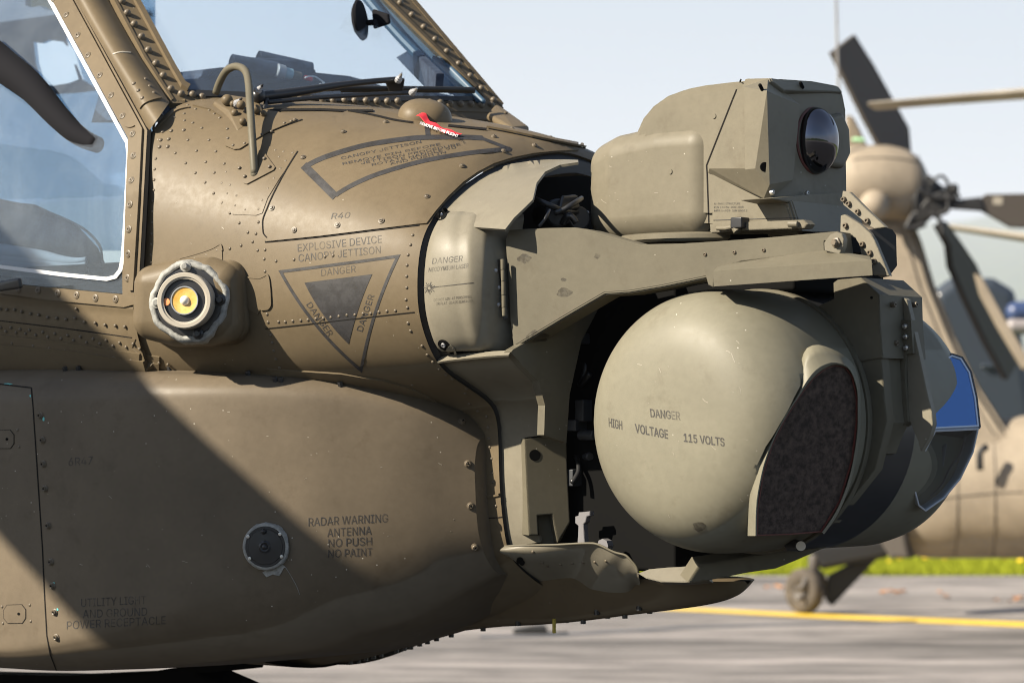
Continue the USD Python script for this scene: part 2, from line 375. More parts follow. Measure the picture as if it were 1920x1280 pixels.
def pane(name, tint, dust=.1, dust_col=(.7, .72, .75), scale=6.0, lo=.45, hi=.8, rough=0.0, most=1.0):
    """window pane: clear, mirror-like by angle, with a film of dust and scratches that scatters light"""
    nodes = {'g': ('geometry', {}), 'mp': ('mapping', {'scale': (1, 1, .7)}), 'n': ('noise_texture', {'scale': scale, 'detail': 8.0, 'roughness': .7, 'distortion': .6}),
             'r': ('rgb_ramp', {'ramp': [(lo, (dust * .5,) * 3), (hi, (dust,) * 3)]}), 'lw': ('layer_weight', {'blend': .5}),
             'pw': ('math', {'math_type': 'power', 'value2': 5.0}), 'sc': ('math', {'math_type': 'multiply_add', 'value2': .92 * most, 'value3': .045}),
             't': ('transparent_bsdf', {'color': tint}), 'gl': ('glossy_bsdf', {'color': (1, 1, 1), 'roughness': rough}),
             'm': ('mix_closure', {}), 'd': ('diffuse_bsdf', {'color': dust_col}), 'm2': ('mix_closure', {})}
    usdkit.material(stage, '/World/Looks/' + name, nodes, [('g.position', 'mp.vector'), ('mp.vector', 'n.vector'), ('n.fac', 'r.fac'), ('lw.facing', 'pw.value1'), ('pw.value', 'sc.value1'), ('sc.value', 'm.fac'), ('t.BSDF', 'm.closure1'), ('gl.BSDF', 'm.closure2'),
                    ('r.color', 'm2.fac'), ('m.closure', 'm2.closure1'), ('d.BSDF', 'm2.closure2')], surface='m2.closure')

paint('hull_paint', (.108, .083, .051), rough=.45, speck=.6)
paint('cheek_paint', (.104, .083, .058), rough=.45, speck=.85, dirt_amt=.3, vary=.12)
paint('turret_paint', (.128, .114, .084), rough=.45, speck=.8, dirt_amt=.25)
paint('fairing_paint', (.150, .135, .103), rough=.42, speck=.5, dirt_amt=.2)
paint('mount_paint', (.096, .086, .062), rough=.48, speck=.5)
paint('drum_paint', (.140, .130, .096), rough=.50, speck=1.0, dirt_amt=.25, spec=.22)
plain('seam', (.012, .011, .010), .8, spec=.1)
plain('rubber', (.012, .012, .012), .55)
plain('black_metal', (.014, .014, .015), .35)
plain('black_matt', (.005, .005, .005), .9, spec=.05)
plain('steel', (.55, .54, .52), .35, metallic=1.0)
plain('grey_metal', (.30, .30, .31), .5, metallic=.3)
noisy('bolt_paint', (.085, .069, .048), (.125, .10, .07), 80, .42)
faded('stencil_hull', (.030, .029, .030), most=.95, least=.55)
faded('stencil_faint', (.042, .039, .036), most=.85, least=.2, lo=.44, hi=.64)
faded('stencil_drum', (.045, .042, .04), most=.9, least=.35)
noisy('sealant', (.16, .16, .15), (.30, .30, .28), 60, .7, bump=.5)
plain('white_seal', (.52, .53, .54), .5)

# ================================================================== ground and sky setting
usdkit.material(stage, '/World/Looks/tarmac_look', {
    'g': ('geometry', {}), 'm1': ('mapping', {'scale': (.10, .55, 1)}), 'm2': ('mapping', {'scale': (.5, 1.6, 1)}),
    'n1': ('noise_texture', {'scale': 1.0, 'detail': 6.0, 'roughness': .6}), 'n2': ('noise_texture', {'scale': 1.6, 'detail': 8.0, 'roughness': .7}),
    'n3': ('noise_texture', {'scale': 60.0, 'detail': 4.0, 'roughness': .7}),
    'r1': ('rgb_ramp', {'ramp': [(.38, (.085, .08, .077)), (.49, (.20, .187, .177)), (.62, (.27, .25, .238))]}),
    'r2': ('rgb_ramp', {'ramp': [(.38, (.52, .51, .51)), (.58, (1.08, 1.06, 1.05))]}), 'r3': ('rgb_ramp', {'ramp': [(.35, (.8,) * 3), (.65, (1.12,) * 3)]}),
    'a': ('mix', {'mix_type': 'multiply', 'fac': 1.0}), 'b': ('mix', {'mix_type': 'multiply', 'fac': 1.0}),
    'bp': ('bump', {'strength': .4, 'distance': .01}), 'p': ('principled_bsdf', {'roughness': .85, 'specular_ior_level': .25})},
    [('g.position', 'm1.vector'), ('g.position', 'm2.vector'), ('g.position', 'n3.vector'), ('m1.vector', 'n1.vector'), ('m2.vector', 'n2.vector'), ('n1.fac', 'r1.fac'), ('n2.fac', 'r2.fac'), ('n3.fac', 'r3.fac'),
     ('r1.color', 'a.color1'), ('r2.color', 'a.color2'), ('a.color', 'b.color1'), ('r3.color', 'b.color2'), ('b.color', 'p.base_color'), ('n3.fac', 'bp.height'), ('bp.normal', 'p.normal')], surface='p.BSDF')
noisy('yellow_paint', (.52, .34, .03), (.68, .48, .06), 12, .6)
noisy('soil_grass', (.06, .09, .015), (.13, .17, .03), 3, .9)
usdkit.material(stage, '/World/Looks/grass_blade', {
    'r': ('geometry', {}), 'c': ('rgb_ramp', {'ramp': [(0, (.30, .33, .03)), (.6, (.54, .52, .06)), (1, (.68, .56, .14))]}),
    'd': ('diffuse_bsdf', {}), 't': ('translucent_bsdf', {}), 'm': ('mix_closure', {'fac': .45})},
    [('r.random_per_island', 'c.fac'), ('c.color', 'd.color'), ('c.color', 't.color'), ('d.BSDF', 'm.closure1'), ('t.BSDF', 'm.closure2')], surface='m.closure')
plain('dandelion_yellow', (.75, .52, .02), .8)
noisy('leaf_dry', (.30, .12, .04), (.48, .24, .09), 20, .8)
noisy('far_forest', (.03, .05, .02), (.06, .085, .03), .02, .9)
def sheet(x0, x1, y0, y1, z, n=2, m=2):
    X, Y = np.meshgrid(np.linspace(x0, x1, n), np.linspace(y0, y1, m), indexing='ij')
    v = np.stack([X.ravel(), Y.ravel(), np.full(X.size, z)], 1); return TM(v, grid_faces(n, m))
tag(obj('tarmac', sheet(-900, 900, -490, 31.0, 0), 'tarmac_look', smooth=False).copy() if False else obj('tarmac', sheet(-900, 900, -490, 31.0, 0), 'tarmac_look', smooth=False), 'grey weathered apron tarmac with dark streaks and repaired cracks', 'tarmac', kind='structure')
tag(obj('meadow', sheet(-2990, 3990, 31.0, 8490, -.03), 'soil_grass', smooth=False), 'flat green meadow beyond the apron edge', 'meadow', kind='structure')
noisy('stand_asphalt', (.022, .022, .023), (.05, .049, .048), 3.0, .85, .2, bump=.3)
tag(obj('asphalt_stand', sheet(-45, 45, -40, 15.5, .004, 8, 8), 'stand_asphalt', smooth=False), 'dark newer asphalt of the stand on which the nearest helicopter is parked', 'asphalt', kind='structure')
LY = lambda u, v: P(u, v, EYE * FPX / (v - HZ))
ln = [LY(1100, 1131), LY(1310, 1140), LY(1540, 1151), LY(1920, 1166), LY(2300, 1181)]; ln2 = [LY(1100, 1137.5), LY(1310, 1146.5), LY(1540, 1159), LY(1920, 1175.5), LY(2300, 1191)]
v = np.vstack([np.array(ln), np.array(ln2)]); v[:, 2] = .004
tag(obj('yellow_line', TM(v, grid_faces(2, 5)[:, ::-1]), 'yellow_paint', smooth=False), 'yellow painted guide line across the grey tarmac', 'line', kind='structure')
# grass: blades along the verge behind the apron
g = np.random.default_rng(3); N = 60000
bx, by = g.uniform(-2, 13, N), 31.0 + g.random(N) ** 1.6 * 16
h = g.uniform(.05, .16, N) * (1 + .5 * np.sin(bx * 2.1) * np.sin(by * 1.3)); a = g.uniform(0, 6.28, N); wd = g.uniform(.006, .014, N); ln_ = g.normal(0, .05, (N, 2))
b0 = np.stack([bx - wd * np.cos(a), by - wd * np.sin(a), np.full(N, -.03)], 1); b1 = np.stack([bx + wd * np.cos(a), by + wd * np.sin(a), np.full(N, -.03)], 1)
b2 = np.stack([bx + ln_[:, 0], by + ln_[:, 1], h], 1)
tag(obj('grass', TM(np.stack([b0, b1, b2], 1).reshape(-1, 3), np.arange(3 * N).reshape(-1, 3)), 'grass_blade', smooth=False), 'bright green grass growing along the edge of the tarmac', 'grass', kind='stuff')
fl = []
for k in range(420):
    c = [g.uniform(-1, 12), 31.6 + g.random() ** 1.3 * 14, g.uniform(.10, .2)]; s_ = trimesh.creation.icosphere(1, g.uniform(.025, .05)); s_.apply_scale([1, 1, .5]); s_.apply_translation(c); fl.append(s_)
for k in range(60):
    c = LY(g.uniform(1600, 1720), 1010 + g.uniform(-4, 40)); c[1] = g.uniform(33, 40); c[0] = (g.uniform(1590, 1720) - 960) / FPX * c[1]; c[2] = g.uniform(.15, .25)
    s_ = trimesh.creation.icosphere(1, g.uniform(.04, .07)); s_.apply_scale([1, 1, .6]); s_.apply_translation(c); fl.append(s_)
tag(obj('dandelions', cat(fl), 'dandelion_yellow'), 'yellow dandelion heads scattered through the grass verge', 'flowers', kind='stuff')
lv = []
for u, v, n, sp in [(1680, 1112, 14, 26), (1900, 1126, 12, 22), (1400, 1100, 10, 22), (1450, 1104, 5, 16), (1770, 1120, 4, 12), (1575, 1108, 3, 12)]:
    for k in range(n):
        c = LY(u + g.normal(0, sp * .5), v + g.normal(0, 2.2)); r = g.uniform(.03, .06); th = g.uniform(0, 6.28, 5).cumsum() * 0 + np.linspace(0, 6.28, 6)[:5] + g.uniform(0, 6)
        q = np.stack([c[0] + r * np.cos(th) * g.uniform(.6, 1, 5), c[1] + r * np.sin(th) * g.uniform(.6, 1, 5), .012 + g.uniform(0, .03, 5)], 1)
        lv.append(TM(np.vstack([q, [[c[0], c[1], .02]]]), [[k2, (k2 + 1) % 5, 5] for k2 in range(5)]))
tag(obj('dry_leaves', cat(lv), 'leaf_dry', smooth=False), 'scattered orange brown dry leaves on the tarmac near the verge', 'leaves', kind='stuff')
# wooded hills far off
hx = np.linspace(-2500, 3500, 160); hv = []
for k, yy in enumerate([3700, 4300, 5300, 6700]):
    zz = (0, 140, 300, 520)[k] * (.75 + .5 * meshkit.fbm(np.stack([hx / 700, np.full(160, k * .6), np.zeros(160)], 1), 4, 5)); hv.append(np.stack([hx, yy + 80 * np.sin(hx / 300), zz - .5], 1))
tag(obj('wooded_hills', TM(np.vstack(hv), grid_faces(4, 160)), 'far_forest', smooth=True), 'wooded hills fading blue on the horizon', 'hills', kind='structure')
hx = np.linspace(-700, 700, 120); hv = [np.stack([hx, -170 - k * 30 + 0 * hx, (0, 18, 24)[k] * (.6 + .8 * meshkit.fbm(np.stack([hx / 14, np.full(120, k), np.zeros(120)], 1), 4, 9))], 1) for k in range(3)]
tag(obj('tree_belt', TM(np.vstack(hv), grid_faces(3, 120)[:, ::-1]), 'far_forest', smooth=True), 'dark belt of woodland far across the airfield', 'woodland', kind='structure')

# ================================================================== the helicopter in front
heli = thing('attack_helicopter', 'olive drab attack helicopter filling the foreground, sensor turret on its nose', 'helicopter')
RING = np.array([(0, 1.205), (.1, 1.235), (.185, 1.285), (.222, 1.345), (.243, 1.478), (.252, 1.61), (.300, 1.664), (.385, 1.702), (.458, 1.745), (.505, 1.814), (.524, 1.884), (.521, 1.967), (.494, 2.04), (.422, 2.11), (.311, 2.177), (.198, 2.215), (.07, 2.240), (0, 2.245)])
AFT = np.array([(0, 1.0), (.15, 1.02), (.25, 1.08), (.28, 1.15), (.29, 1.35), (.30, 1.54), (.37, 1.60), (.50, 1.655), (.62, 1.72), (.676, 1.82), (.693, 1.92), (.688, 2.03), (.672, 2.14), (.63, 2.25), (.555, 2.345), (.42, 2.395), (.2, 2.415), (0, 2.42)])
def section(s):
    k = max(-s / .77, 0.0)
    m = k ** .86 if k <= 1 else 1 + (k - 1) * .1
    w = np.clip((np.arange(len(RING)) - 11) / 4, 0, 1); mz = (1 - w) * m + w * (k ** .58 if k <= 1 else m)
    q = RING + (AFT - RING) * np.stack([np.full(len(RING), m), mz], 1)
    return q
def loop(s, shrink=0.0, ds=0.0):
    q = section(s); q = CubicSpline(np.linspace(0, 1, len(q)), q)(np.linspace(0, 1, 90))
    if shrink:
        d = np.gradient(q, axis=0); n = np.stack([d[:, 1], -d[:, 0]], 1); n /= np.linalg.norm(n, axis=1, keepdims=True); q = q - n * shrink; q[0, 0] = q[-1, 0] = 0; q[:, 0] = np.maximum(q[:, 0], 0)
    q = np.vstack([q, (q[1:-1] * [-1, 1])[::-1]])
    return W(s + ds, q[:, 0], q[:, 1])
def skin(ss, shrink=0.0):
    G = np.array([loop(s, shrink) for s in ss]); n, m = G.shape[:2]
    return TM(G.reshape(-1, 3), grid_faces(n, m, True)[:, ::-1])
hull = skin(np.linspace(-.78, 0, 30))
lip = skin([0, 0.0001]); 
nose = obj('nose_skin', hull, 'hull_paint', heli, smooth=True)
HULL = Surf(hull)
# aft body below the canopy sill
def sill_sec(s):
    k = max((-s - .7), 0)
    q = np.array([(0, 1.0), (.25, 1.02), (.45, 1.08), (.5, 1.15), (.52, 1.35), (.54, 1.55), (.57, 1.62), (.61, 1.68), (.65, 1.74), (.682, 1.82), (.690, 1.86), (.692, 1.878), (.60, 1.885), (.3, 1.885), (0, 1.885)]) * [1 + .06 * k, 1]; q[9:, 1] += .10 * k * np.array([.4, .8, 1, 1, 1, 1])
    return W(np.full(len(q), s), q[:, 0], q[:, 1]), W(np.full(len(q), s), -q[:, 0], q[:, 1])
ss = np.linspace(-3.4, -.74, 24); a = [sill_sec(s) for s in ss]
lower = cat(loft([x[0] for x in a], 24, 80, par=True) if False else TM(np.array([CubicSpline(np.linspace(0, 1, 15), x[0])(np.linspace(0, 1, 70)) for x in a]).reshape(-1, 3), grid_faces(24, 70)[:, ::-1]),
            TM(np.array([CubicSpline(np.linspace(0, 1, 15), x[1])(np.linspace(0, 1, 70)) for x in a]).reshape(-1, 3), grid_faces(24, 70)))
sill = obj('lower_fuselage', lower, 'hull_paint', heli, smooth=40)
# canopy side guide: leans in above the sill
def side_t(z, s): return np.interp(z, [1.5, 1.75, 1.9, 2.05, 2.15, 2.3, 2.5, 2.66, 3.1], [.69, .69, .695, .686, .668, .605, .495, .40, .13]) + .05 * np.maximum(-.75 - s, 0)
S_, Z_ = np.meshgrid(np.linspace(-2.4, -.55, 40), np.linspace(1.5, 3.1, 60), indexing='ij')
guide = TM(W(S_, side_t(Z_, S_), Z_).reshape(-1, 3), grid_faces(40, 60))
SIDE = Surf(guide)
NEAR = Surf(hull, guide) 

# ---- avionics cheek fairing
cs = np.array([-3.4, -1.8, -1.15, -.8, -.55, -.4, -.28, -.20, -.13, -.08, -.036])
cw = np.interp(cs, [-3.4, -1.15, -.8, -.5, -.3, -.15, -.05, -.025], [.84, .775, .735, .650, .535, .412, .300, .272])
czt = np.interp(cs, [-3.4, -1.15, -.8, -.4, -.28, -.2, -.1, -.05, -.025], [1.75, 1.742, 1.735, 1.718, 1.706, 1.692, 1.655, 1.610, 1.575])
czb = np.interp(cs, [-3.4, -1.2, -.7, -.4, -.2, -.025], [1.0, 1.0, 1.03, 1.075, 1.15, 1.262])
rows = []
for s, w, zt, zb in zip(cs, cw, czt, czb):
    hin = np.interp(s, [-3.4, -.8, -.4, -.2, -.025], [.6, .6, .45, .32, .20]); r = min(np.interp(s, [-1.0, -.5], [.13, .07]), .5 * (w - hin) + .03); hb = np.interp(s, [-1.15, -.8, -.4, -.2, 0], [.07, .11, .20, .25, .16])
    top = [(hin, zt + .012), (hin + .5 * (w - r - hin), zt + .010), (w - r, zt)]
    top += [(w - r + r * math.sin(k), zt - r * .8 * (1 - math.cos(k))) for k in (.4, .8, 1.2, 1.5)]
    side = [(w + .004, zt - .8 * r - .3 * (zt - .8 * r - zb - hb)), (w, zb + hb)]
    bot = [(w - min(.19, .6 * (w - hin * .5)) * (1 - math.cos(k)), zb + hb * (1 - math.sin(k))) for k in (.35, .7, 1.05, 1.35)]
    bot += [(max(w - .22, hin - .05), zb), (max(w - .40, hin * .5), zb - .006), (hin * .2, zb - .006)]
    rows.append(W(np.full(len(top + side + bot), s), *np.array(top + side + bot).T))
tip = rows[-1].copy(); tip = tip + (W(-.02, .20, 1.4) - W(-.025, .335, 1.4)) * 1.0
rows_t = np.array(rows); kk = np.linspace(0, 1, rows_t.shape[1]); fine = PchipInterpolator(kk, rows_t, axis=1)(np.linspace(0, 1, 90))
fine = PchipInterpolator(cs, fine, axis=0)(np.r_[np.linspace(-3.4, -1.2, 12)[:-1], np.linspace(-1.2, -.036, 60)])
cheek_m = TM(fine.reshape(-1, 3), grid_faces(len(fine), 90))
endv = np.vstack([fine[-1], fine[-1] + W(0, 0, 0) * 0 - R3 * .10]); end = TM(endv, grid_faces(2, 90)[:, ::-1])
chk = cat(cheek_m, end)
cheek = obj('cheek_fairing', chk, 'cheek_paint', heli, smooth=35)
CHEEK = Surf(cheek_m)

# ---- black seal behind the nose bulkhead and the dark bulkhead itself
G = np.array([loop(0, .004, -.006), loop(0, .016, .004), loop(0, .02, .03), loop(0, .05, .032)]); n, m = G.shape[:2]
obj('bulkhead_seal', TM(G.reshape(-1, 3), grid_faces(n, m, True)[:, ::-1]), 'rubber', heli, smooth=30)
bq = np.array([(0, 1.23), (.14, 1.31), (.20, 1.45), (.20, 1.62), (.34, 1.74), (.44, 1.84), (.48, 1.97), (.40, 2.08), (.2, 2.17), (0, 2.19)])
bl = np.vstack([bq, (bq[1:-1] * [-1, 1])[::-1]])
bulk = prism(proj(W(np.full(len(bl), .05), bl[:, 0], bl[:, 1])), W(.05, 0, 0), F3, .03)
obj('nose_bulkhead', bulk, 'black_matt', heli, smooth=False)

usdkit.material(stage, '/World/Looks/haze_air', {'v': ('principled_volume', {'color': (.90, .94, 1.0), 'density': 0.00014, 'anisotropy': .1})}, volume='v.volume')
hz = trimesh.creation.box([7000, 9000, 601.0]); hz.apply_translation([500, 4000, 299.5])
tag(obj('haze', hz, 'haze_air', smooth=False), 'thin pale air that fades the far hills', 'haze', kind='stuff')

# ================================================================== nose details
A = lambda lst, dx=0, dy=0, k=3.0: [(x / k + dx, y / k + dy) for x, y in lst]
# hatch R40, doublers and skin steps
hatch_px = [(494, 436), (492, 418), (500, 392), (520, 352), (540, 316), (558, 286), (567, 268), (590, 240), (622, 221), (652, 210), (700, 219), (745, 229), (790, 236), (850, 242), (905, 246), (960, 256), (1010, 266), (1060, 277), (1084, 283), (1040, 285), (1000, 289), (960, 297), (925, 308), (895, 324), (868, 343), (840, 370), (818, 396), (800, 420), (786, 421), (700, 431), (600, 443), (500, 453), (496, 447)]
hatch = panel(hatch_px, HULL, -.001, .0035, 14)
hat = obj('hatch', hatch, 'hull_paint', nose, smooth=25)
strip_pts = [(497, 453.5), (600, 444), (700, 432), (786, 422)]
obj('panel_gap', strip(strip_pts, 3.2, HULL, .0002, .0012), 'seam', nose, smooth=False)
obj('panel_gap', strip([(498, 616), (600, 605), (700, 593.5), (777, 585)], 1.6, HULL, .0002, .0012), 'seam', nose, smooth=False)
obj('panel_gap', strip([(502, 446), (495, 436), (494, 418), (503, 390), (530, 334), (559, 286)], 2.2, HULL, .0002, .0046), 'seam', nose, smooth=False)
obj('panel_gap', strip([(493, 254), (530, 238), (567, 225)], 2, HULL, .0002, .0014), 'seam', nose, smooth=False)
obj('panel_gap', strip([(500, 209), (600, 207), (652, 209), (700, 209)], 4, HULL, .0002, .0025), 'seam', nose, smooth=False)
obj('panel_gap', strip([(652, 210), (700, 219), (745, 229), (775, 233)], 3, HULL, .0035, .0050), 'seam', nose, smooth=False)
obj('panel_gap', strip([(840, 239), (880, 243), (912, 246)], 4, HULL, .0035, .0055), 'seam', nose, smooth=False)
obj('skin_step', strip([(912, 240), (960, 249), (1020, 262), (1098, 277)], 4, HULL, .0032, .008), 'hull_paint', nose, smooth=25)
# doubler patch and the hoop's base plate
obj('doubler', panel([(404, 342), (418, 388), (436, 402), (480, 404), (492, 400), (502, 372), (524, 336), (557, 288), (545, 278), (500, 275), (446, 306), (408, 328)], HULL, 0, .0016, 10, 3), 'hull_paint', nose, smooth=25)
plate = panel([(440, 318), (458, 345), (464, 347), (514, 321), (517, 316), (498, 290), (470, 296), (452, 306)], HULL, .001, .005, 8, 2)
obj('base_plate', plate, 'hull_paint', nose, smooth=25)
# side patches near the formation light
obj('doubler', panel([(338, 483), (400, 465), (414, 458), (417, 470), (418, 500), (340, 500)], HULL, 0, .002, 10, 2), 'hull_paint', nose, smooth=25)
obj('doubler', panel([(455, 530), (460, 522), (470, 520), (486, 521), (501, 515), (505, 520), (508, 570), (503, 578), (488, 580), (484, 590), (458, 575)], HULL, 0, .0026, 8, 2), 'hull_paint', nose, smooth=25)
obj('weld_bead', strip([(458, 572), (454, 545), (457, 525), (470, 520), (486, 521), (501, 515), (505, 525), (508, 570), (502, 579), (490, 580)], 3.2, HULL, .001, .0038, step=3), 'hull_paint', nose, smooth=30)
obj('weld_bead', strip([(338, 484), (375, 474), (400, 465), (413, 458), (417, 470)], 2.6, HULL, .001, .0032, step=3), 'hull_paint', nose, smooth=30)
# post root fairing lines
obj('weld_bead', strip([(288, 245), (292, 225), (303, 205), (325, 192), (347, 190)], 3, HULL, .0, .004, step=3), 'hull_paint', nose, smooth=30)
obj('weld_bead', strip([(289, 246), (310, 225), (335, 206), (355, 202)], 3, HULL, .0, .004, step=3), 'hull_paint', nose, smooth=30)
# lower edge flange above the cheek
obj('skin_step', panel([(500, 690), (560, 694), (640, 699), (720, 712), (770, 726), (810, 746), (846, 772), (800, 800), (500, 760)], HULL, .0, .004, 12), 'hull_paint', nose, smooth=25)
# front flange strip ahead of the cheek with its joints
obj('skin_step', strip([(887, 928), (915, 930), (938, 926)], 4, HULL, .0, .004, step=4), 'hull_paint', nose, smooth=25)
obj('panel_gap', strip([(892, 971), (930, 970), (944, 968)], 2, HULL, .0002, .001, step=3), 'seam', nose, smooth=False)
# sill steps below the canopy
for k, (l, hgt) in enumerate([([(-60, 596), (0, 602), (120, 616), (247, 634), (262, 637)], .004), ([(-60, 622), (0, 627), (120, 640), (230, 657), (300, 668)], .003), ([(-60, 640), (0, 644), (140, 656), (240, 672), (300, 680)], .002)]):
    lo = [(300, 720), (100, 720), (-60, 700)]
    obj('skin_step', panel([*l, *lo], NEAR if False else Surf(lower, hull), .0, .002 + .0022 * k, 14), 'hull_paint', sill, smooth=25)
SILL = Surf(lower, hull)
obj('panel_gap', strip([(-60, 595.5), (0, 601.5), (120, 615.5), (247, 633)], 2, SILL, .0002, .0012), 'seam', sill, smooth=False)

DOME, BIG = dome(.0040, .0024), dome(.0052, .0032)
r_nose = A([(915, 742), (962, 738), (1033, 733), (905, 788), (950, 783), (898, 828), (943, 824)])
studs(nose, 'rivet', r_nose, HULL, dome(.0055, .0034), 'bolt_paint', 10)
r1 = A([(980, 663), (1035, 638), (1100, 615), (1036, 680), (1083, 692), (1136, 722), (1057, 787), (1176, 788), (985, 862), (1105, 850), (1215, 853), (875, 893), (1045, 918), (1157, 912), (1260, 920), (1100, 973), (1205, 970), (1271, 970), (1152, 1028), (1248, 1030), (1297, 1042), (1203, 1087), (1278, 1090), (1330, 1102), (1250, 1140), (1323, 1157), (1380, 1178), (1455, 1177), (1295, 1197), (1345, 1252), (1452, 1250), (870, 952), (868, 1012), (865, 1072), (860, 1132), (857, 1192), (855, 1252), (1478, 1127), (1508, 1060), (1540, 1003), (1580, 950), (1608, 905), (1548, 847), (1597, 855), (1648, 862), (1570, 885), (1345, 925), (1057, 592), (1175, 620), (1205, 640), (1235, 665), (1268, 688)])
r2 = A([(850, 33), (848, 95), (848, 152), (850, 197), (1395, 27), (1440, 35), (1422, 80), (1357, 100), (1450, 125), (1490, 125), (1293, 118), (1222, 130), (1160, 152), (1095, 172), (1487, 177), (1553, 188), (1652, 180), (1830, 160), (1873, 157), (1490, 247), (1487, 298), (1490, 352), (1490, 408), (1503, 485), (1507, 530), (1567, 530), (1603, 527), (1645, 523), (1690, 520), (1733, 518), (1777, 513), (1820, 510), (1862, 503), (1905, 498), (1520, 600), (1528, 647), (1540, 693), (1553, 740), (1572, 785), (1510, 833), (1587, 830), (1672, 835), (1777, 840), (1885, 850)], 0, 427)
r3 = A([(33, 490), (77, 488), (120, 483), (165, 480), (210, 475), (257, 470), (302, 465), (402, 40), (387, 95), (375, 152), (370, 212), (365, 272), (367, 335), (363, 403), (370, 450), (375, 537), (390, 580), (455, 665), (485, 713), (515, 755), (550, 793), (587, 825), (625, 850), (75, 855), (180, 863), (290, 872), (400, 885), (705, 905), (818, 1062), (825, 1122), (830, 1183), (835, 1233)], 640, 427)
r4 = A([(842, 17), (848, 97), (853, 150), (868, 282)], 640, 854)
r5 = [(900, 743), (931, 752), (952, 748)][:0] + [(872, 737), (880, 757), (896, 770)]
studs(nose, 'rivet', r1 + r2 + r3 + r4 + r5, HULL, DOME, 'bolt_paint', 9)
r6 = A([(478, 528), (538, 535), (595, 543), (652, 550), (708, 555), (435, 455), (428, 507)], 0, 427)
r7 = A([(5, 455), (45, 460), (85, 463), (125, 470), (178, 482), (222, 490), (270, 502), (325, 508), (375, 515)], 0, 427)
r8 = A([(10, 560), (65, 563), (118, 570), (172, 575), (245, 585), (315, 592), (385, 602), (458, 612), (530, 622), (603, 632), (678, 643), (752, 652), (38, 580), (95, 588), (150, 595), (205, 602), (275, 610), (348, 620), (420, 630), (493, 642), (567, 650), (640, 660), (715, 670), (790, 680), (75, 648), (195, 662), (285, 675), (373, 688), (465, 702), (555, 715), (648, 728), (742, 742), (850, 765), (897, 757), (947, 765)], 0, 427)
studs(sill, 'rivet', r6 + r7 + r8, SILL, DOME, 'bolt_paint', 9, lift=.004)
# quarter turn screws of the hatch
SCREW = [(0, .0046), (.0030, .0046), (.0034, .0040), (.0044, .0036), (.0046, .0024), (.0066, .0022), (.0072, .0006), (.0074, -.002)]
sc = A([(250, 695), (12, 750), (858, 777), (960, 735), (1085, 825), (1175, 783), (910, 857), (678, 940), (482, 1112), (230, 1247)], 640, 0) + [(569, 297), (511, 391), (553, 432), (634, 423), (716, 416)]
p, n = HULL.hit(sc)
for a, b in zip(p, n):
    x, y, _ = frame_of(b); base = a + b * .0035
    o = obj('screw', stud(base, b, SCREW, 14), 'bolt_paint', hat, smooth=40)
    sl = TM(*[np.array(q) for q in ([base + b * .0048 + x * i * .003 + y * j * .0006 for i, j in ((-1, -1), (1, -1), (1, 1), (-1, 1))], [[0, 1, 2], [0, 2, 3]])])
    obj('slot', sl, 'black_matt', hat, smooth=False)
studs(nose, 'bolt', A([(1352, 952), (1383, 1000), (1520, 945), (1492, 900)]), HULL, [(0, .004), (.0025, .0042), (.0042, .003), (.0045, 0), (.0045, -.002)], 'bolt_paint', 8, lift=.005)
# hoop guard
hp = [P(405, 175, 6.99), P(415, 148, 6.965), P(428, 130, 6.94), P(440, 125, 6.925), P(452, 127, 6.90), P(462, 137, 6.865), P(466, 155, 6.83), P(469, 200, 6.75), P(473, 260, 6.685)]
foot, fn = HULL.hit([(478, 327)]); hp.append(foot[0] + fn[0] * .002)
hoop = obj('hoop_guard', tube(hp, .0092, 60, 14), 'mount_paint', heli, smooth=True)
obj('weld_bead', sph(foot[0] + fn[0] * .000, .0105, 2), 'mount_paint', hoop, smooth=True)
# wiper gearbox and brackets at the foot of the windscreen
gb = rhull([P(406, 196, 6.88), P(425, 184, 6.93), P(445, 190, 6.88), P(432, 212, 6.82), P(448, 246, 6.765), P(462, 236, 6.775), P(488, 212, 6.82), P(480, 192, 6.88)], .008, 2)
gearbox = obj('wiper_gearbox', gb, 'hull_paint', heli, smooth=35)
obj('mount_plate', panel([(352, 197), (395, 207), (418, 222), (424, 245), (423, 275), (440, 282), (450, 281), (466, 271), (500, 251), (560, 226), (520, 212), (440, 200), (400, 190)], HULL, .0, .004, 8, 2), 'hull_paint', gearbox, smooth=25)
studs(gearbox, 'bolt', A([(1280, 732), (1285, 785), (1315, 825), (1380, 812), (1475, 765), (1530, 745), (1600, 700), (1640, 690), (1660, 680)]), HULL, DOME, 'bolt_paint', 9, lift=.004)
obj('lug', rhull([P(372, 190, 7.0), P(404, 172, 7.02), P(398, 190, 6.99), P(376, 194, 6.98)], .003, 1), 'mount_paint', gearbox, smooth=30)
for u, v, Y, r in [(426, 188, 6.84, .014), (452, 197, 6.80, .011), (455, 228, 6.765, .009), (480, 205, 6.80, .011), (440, 212, 6.80, .009), (494, 213, 6.79, .008), (437, 195, 6.82, .008)]:
    obj('gear_cover', sph(P(u, v, Y), r, 2), 'hull_paint', gearbox, smooth=True)
wip = obj('wiper_arm', cat(tube([P(482, 182, 6.86), P(560, 172, 6.93), P(650, 158, 7.02), P(748, 149, 7.12)], [.013, .011, .0075, .007], 24, 12), sph(P(484, 180, 6.86), .018, 2)), 'black_metal', heli, smooth=True)
obj('link_arm', cat(tube([P(503, 192, 6.86), P(600, 183, 6.94), P(700, 177, 7.05), P(772, 174, 7.13)], .0058, 24, 10), tube([P(500, 184, 6.87), P(492, 212, 6.85), P(486, 216, 6.85)], .006, 8, 8)), 'black_metal', wip, smooth=True)
